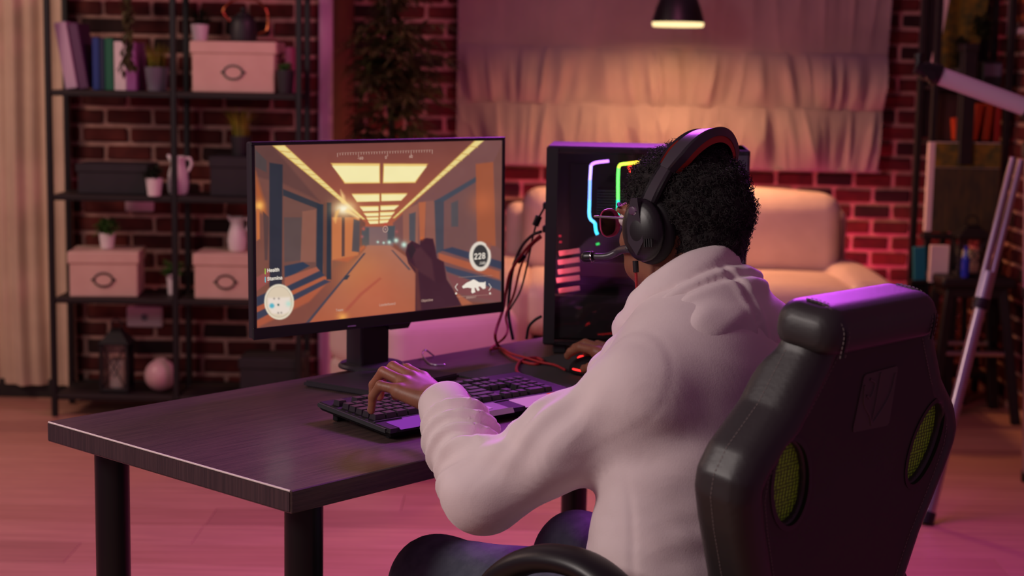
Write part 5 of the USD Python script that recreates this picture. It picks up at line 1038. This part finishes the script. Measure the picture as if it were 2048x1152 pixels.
def hood_f(p):
    def ring(c, nrm, R1, R2, r, k):
        nrm = nrm / np.linalg.norm(nrm); q = p - c; z = q @ nrm; x, y = q @ PL, q @ (np.cross(nrm, PL)); a = np.hypot(x / R1, y / R2); rr = (a - 1) * (R1 + R2) / 2; ang = np.arctan2(y, x)
        g = .0085 * np.exp(-((z - .004 - .010 * np.sin(ang * 1.5 + .6)) / .0062) ** 2) * (rr > 0) * (k > 1); return np.hypot(rr, z * .8) - r * (1 + .08 * np.sin(3 * ang + k)) + g
    tl = CZ * .74 + PF * .67; RC = V(.248, 2.42, .974)
    d = ring(RC + V(0, 0, .028), tl, .076, .097, .0215, 0)
    d = smin(d, ring(RC + HB * .016 + V(0, 0, -.024), tl, .106, .122, .028, 2), .002)
    d = smin(d, ell(p, RC + HB * .112 + V(0, 0, -.006), (.132, .054, .060), np.array([PL, PF * .94 + CZ * .34, CZ * .94 - PF * .34])), .013)
    d = smin(d, chain(p, [RC + PL * x + HB * y + V(0, 0, z) for x, y, z in ((.075, .10, -.012), (.105, .055, -.030), (.112, .0, -.052), (.095, -.06, -.078))], [.046, .036, .028, .022], .03), .016)
    seam = np.abs((p - RC) @ PL - .012 - .10 * (p[..., 2] - RC[2])); back = np.clip(((p - RC) @ HB - .09) / .03, 0, 1)
    d = d + .006 * np.exp(-(seam / .0040) ** 2) * back - .002 * np.exp(-((seam - .012) / .006) ** 2) * back
    return smax(d, -cone(p, NK + V(-.004, .008, -.05), HC, .056, .060), .012)
hm = surfnet(hood_f, NK - V(.2, .22, .14), NK + V(.2, .2, .12), .0036); nn = np.array(hm.vertex_normals); v = np.asarray(hm.vertices)
q_ = v - NK; fo = meshkit.fbm(np.stack([q_ @ PL * 9, q_ @ PF * 14, q_[:, 2] * 26 + q_ @ PL * 9], -1), 2, 4); hm.vertices = v + nn * (.008 * (fo - .5) * 1.7)[:, None]; hm = relax(hm, 4)
part(ho, 'hood', local(pr, hm), MATS['hoodie'], smooth=True)
arm_seam = [SL + x for x in ()]
KL_, KR_ = V(-.112, 2.505, .526), V(.118, 2.655, .530); AL, AR = V(-.20, 2.66, .12), V(.02, 2.78, .12)
def jeans_f(p):
    hl, hr2 = HP + PL * .085 + V(0, 0, .01), HP - PL * .085 + V(0, 0, .01)
    d = np.minimum(chain(p, [hl, KL_, AL], [.095, .070, .055], .03), chain(p, [hr2, KR_, AR], [.095, .068, .055], .03)); d = smin(d, cone(p, HP + PL * .05, HP - PL * .05, .115, .115), .04)
    return smax(d, p[..., 2] - .60 - .2 * np.clip((p - HP) @ PF / .1, 0, 1), .01)
jm = surfnet(jeans_f, (-.30, 2.02, .03), (.48, 2.88, .72), .009); nn = np.array(jm.vertex_normals); v = np.asarray(jm.vertices)
jm.vertices = v + nn * (.006 * (meshkit.fbm(v * V(9, 9, 14), 3, 5) - .5))[:, None]; part(pr, 'trousers', jm, MATS['denim'], 'dark blue jeans', world=True, smooth=True)
for A_ in (AL, AR):
    sh = surfnet(lambda p: smax(sall(.03, ell(p, A_ * V(1, 1, 0) + V(0, 0, .05), (.045, .06, .05)), ell(p, A_ * V(1, 1, 0) + PF * .10 + V(0, 0, .03), (.048, .06, .038)), cone(p, A_ * V(1, 1, 0) + V(0, 0, .05), A_, .045, .047)), -(p[..., 2] - .004), .004), A_ * V(1, 1, 0) - V(.2, .1, .02), A_ * V(1, 1, 0) + V(.1, .2, .17), .007)
    part(pr, 'shoe', sh, MATS['shoe_white'], world=True, smooth=True)

# hair: a lumpy cap and many small curls
def hairf(p):
    q = (p - HC) @ HA.T; x, y, z = q[..., 0], q[..., 1], q[..., 2]; ax = np.abs(x)
    n = meshkit.noise(p * 95, 3) * .009 + meshkit.noise(p * 42, 8) * .009
    d = ell(q, (0, -.012, .012), (.081, .101, .094)) - n + .007
    d = smin(d, ell(q, (0, -.046, -.045), (.062, .056, .055)) - n * .4 + .004, .02)
    face = y - (.066 - .090 * np.clip((.060 - z) / .13, 0, 1.0)); d = smax(d, np.where(z < .058, face, face - 2 * (z - .058)), .006)
    return smax(d, -(z + .092 + .5 * np.clip(y + .04, 0, 1)), .01)
hm_ = surfnet(hairf, HC - .165, HC + .165, .0036); hair = part(pr, 'hair', hm_, MATS['hair_black'], 'short curly black hair', world=True, smooth=True)
rg = np.random.default_rng(12); P_, ix = trimesh.sample.sample_surface(hm_, 5200, seed=5); N_ = np.asarray(hm_.face_normals)[ix]; zz_ = (P_ - HC) @ HUP
ok_ = (((P_ - HC) * N_).sum(1) > .02) & ((zz_ > -.05) | (rg.uniform(size=len(P_)) < .4)); P_, N_, zz_ = P_[ok_], N_[ok_], zz_[ok_]; K = len(P_)
t0 = np.cross(N_, rg.normal(size=(K, 3))); t0 /= np.linalg.norm(t0, axis=1, keepdims=True); b0_ = np.cross(N_, t0); r0 = rg.uniform(.0022, .0042, K); L0 = rg.uniform(.006, .015, K) * np.where(zz_ < -.02, .55, 1)
a = np.linspace(0, 1, 13)[None] * rg.uniform(7, 12, K)[:, None]; er = np.cos(a)[..., None] * t0[:, None] + np.sin(a)[..., None] * b0_[:, None]
pc_ = (P_ - N_ * .003)[:, None] + (np.linspace(0, 1, 13)[None] * L0[:, None])[..., None] * (N_ + .4 * t0)[:, None] + r0[:, None, None] * er; w_ = (.0008 * np.linspace(1, .5, 13))[None, :, None, None]
v_ = pc_[:, :, None] + w_ * np.stack([math.cos(f) * er + math.sin(f) * N_[:, None] for f in (0, 2.094, 4.189)], 2)
o_ = np.arange(12)[:, None] * 3; j_ = np.arange(3)[None]; j2_ = (j_ + 1) % 3; q_ = np.stack([o_ + j_, o_ + j2_, o_ + 3 + j2_, o_ + 3 + j_], -1).reshape(-1, 4); f_ = np.vstack([q_[:, [0, 1, 2]], q_[:, [0, 2, 3]]])
part(hair, 'curls', local(pr, trimesh.Trimesh(v_.reshape(-1, 3), (f_[None] + (np.arange(K) * 39)[:, None, None]).reshape(-1, 3), process=False)), MATS['hair_black'], kind='stuff', smooth=False)

# ------------------------------------------------------------------ headset and glasses
mat('headset_black', (22, 20, 22), rough=.38); mat('headset_satin', (62, 56, 62), rough=.35); mat('headset_gloss', (58, 54, 58), rough=.15, coat=.6); mat('headset_red', (170, 44, 24), rough=.6); mat('ear_cushion', (18, 16, 17), rough=.7, scale=40, bump=.2); mat('chrome', (190, 185, 190), rough=.15, metal=1)
HH = lambda x, y, z: HC + HA.T @ V(x, y, z)                      # left, front, up from the middle of the head
EY, EZ = .002, -.004
hs = thing('headset', 'black over-ear gaming headset with a microphone boom on the head of the person', 'headset', HH(0, 0, .12))
arc = lambda r1, r2, z0, n=49, a0=0, a1=math.pi: [HH(r1 * math.cos(a), EY - .062 * math.sin(a), z0 + r2 * math.sin(a)) for a in np.linspace(a0, a1, n)]
rr_ = lambda w, t: np.array([(-w / 2, -t * .3), (-w / 2 + t * .3, -t / 2), (w / 2 - t * .3, -t / 2), (w / 2, -t * .3), (w / 2, t * .3), (w / 2 - t * .3, t / 2), (-w / 2 + t * .3, t / 2), (-w / 2, t * .3)])
def band(r1, r2, z0, w, t, a0, a1, n=49, ends=.7):
    P = np.array(arc(r1, r2, z0, n, a0, a1)); up_ = np.gradient(P, axis=0); s = np.clip(np.minimum(np.arange(n), np.arange(n)[::-1]) / 6, 0, 1) * (1 - ends) + ends
    return sweep(P, rr_(t, w), np.stack([0 * s + 1, s], 1), up=HF)
part(hs, 'headband', band(.095, .121, EZ + .008, .040, .011, .62, math.pi - .62), MATS['headset_satin'], 'satin grey headband', world=True, smooth=40)
part(hs, 'band_padding', band(.089, .112, EZ + .008, .034, .007, .66, math.pi - .66), MATS['ear_cushion'], world=True, smooth=40)
part(hs, 'red_lining', band(.0905, .1145, EZ + .008, .0375, .0025, .66, math.pi - .66), MATS['headset_red'], 'red lining', world=True, smooth=40)
for s in (1, -1):
    a0, a1 = (.02, .68) if s > 0 else (math.pi - .68, math.pi - .02)
    part(hs, 'slider', band(.0945, .120, EZ + .008, .026, .009, a0, a1, 21, 1.0), MATS['headset_gloss'], 'glossy slider arm', world=True, smooth=40)
    loc_ = lambda m: basis(m, -HF * s, HUP, HL * s, HH(0, 0, 0))  # z outwards
    def cupf(p): q = p - V(-(EY - .004) * s, EZ - .010, .098); e = ell(q, (0, 0, 0), (.037, .047, .018)); return smax(e, -(q[..., 2] + .010), .004)
    part(hs, 'ear_cup', loc_(surfnet(cupf, (-.07, -.10, .07), (.07, .06, .13), .003)), MATS['headset_black'], world=True, smooth=True)
    part(hs, 'ear_cushion', loc_(T(sweep([(.031 * math.cos(a), .040 * math.sin(a), 0) for a in np.linspace(0, 2 * math.pi, 40, endpoint=False)], circ(.0125, 12), closed=True), (-(EY - .004) * s, EZ - .010, .080))), MATS['ear_cushion'], world=True, smooth=True)
    part(hs, 'yoke', loc_(hull([(-(EY) * s + x, EZ + y, z) for x, y in ((-.003, .038), (.009, .038), (-.013, .0), (-.012, -.026), (.016, -.026), (.002, -.046)) for z in (.105, .115)])), MATS['headset_gloss'], world=True)
    part(hs, 'rivet', loc_(T(lathe([(0, .004), (.006, .003), (.0075, 0), (0, 0)], 18), (-(EY) * s, EZ + .02, .1145))), MATS['chrome'], world=True)
    part(hs, 'vent_slots', loc_(cat(*[box(.0022, .012, .003, (-(EY - .018) * s + k * .0042, EZ - .028, .1135)) for k in range(4)])), MATS['ear_cushion'], world=True)
mic = [HH(.104, EY + .018, EZ - .036), U(1242, 500, 2.46), U(1216, 512, 2.475), U(1188, 513, 2.485)]
part(hs, 'microphone_boom', sweep(spline(mic, 8), circ(1, 12), np.linspace(.0068, .0050, 25)), MATS['headset_satin'], world=True, smooth=True)
mh = part(hs, 'microphone', sweep(spline([mic[-1], mic[-1] + (mic[-1] - mic[-2]) * .3, mic[-1] + (mic[-1] - mic[-2]) * .85], 4), circ(1, 14), np.array([.006, .0085, .0088, .0088, .0088, .0088, .0086, .008, .005])), MATS['headset_black'], world=True, smooth=True)
part(hs, 'mic_rim', tube([mic[-1] + (mic[-1] - mic[-2]) * .08, mic[-1] + (mic[-1] - mic[-2]) * .16], .0092, 16), MATS['chrome'], world=True)
cb = [HH(.100, EY + .012, EZ - .055), HH(.100, EY + .012, EZ - .072), HH(.099, EY + .014, EZ - .11), HH(.094, EY + .022, EZ - .15), HH(.085, .06, EZ - .20)]
part(hs, 'cable', tube(cb, .0022, 8, 8), MATS['cable_red'], 'red braided cord', world=True, smooth=True); part(hs, 'strain_relief', tube(cb[:2], .0045, 10), MATS['headset_black'], world=True)
gl = thing('glasses', 'thin pink-rimmed eyeglasses on the face of the person', 'glasses', HH(0, .11, 0))
mat('glasses_pink', (196, 60, 110), rough=.2, coat=.5); mat('glasses_grey', (130, 118, 122), rough=.3, metal=.4); pane('lens_glass', (245, 235, 240), 1.5, .01)
for s in (-1, 1):
    cg = V(s * .036, .112, -.004); rim = [HH(*(cg + V(.026 * math.copysign(abs(math.cos(a)) ** .8, math.cos(a)), -.004 * abs(math.cos(a)) * (s * math.cos(a) > 0), .021 * math.copysign(abs(math.sin(a)) ** .8, math.sin(a))))) for a in np.linspace(0, 2 * math.pi, 36, endpoint=False)]
    rp = part(gl, 'rim', tube(rim, .0013, 8, closed=True), MATS['glasses_pink'], world=True, smooth=True)
    part(gl, 'lens', thick(trimesh.Trimesh(np.vstack([rim, np.mean(rim, 0)]), [(i, (i + 1) % 36, 36) for i in range(36)], process=False), .0014), MATS['lens_glass'], world=True)
    part(gl, 'temple', tube([HH(s * .064, .110, .008), HH(s * .074, .106, .008), HH(s * .080, .05, .004), HH(s * .083, -.004, -.002)], .0018, 8, 6), MATS['glasses_grey'], 'grey temple arm', world=True)
part(gl, 'bridge', tube([HH(-.011, .112, .003), HH(0, .115, .006), HH(.011, .112, .003)], .0014, 8, 5), MATS['glasses_pink'], world=True)
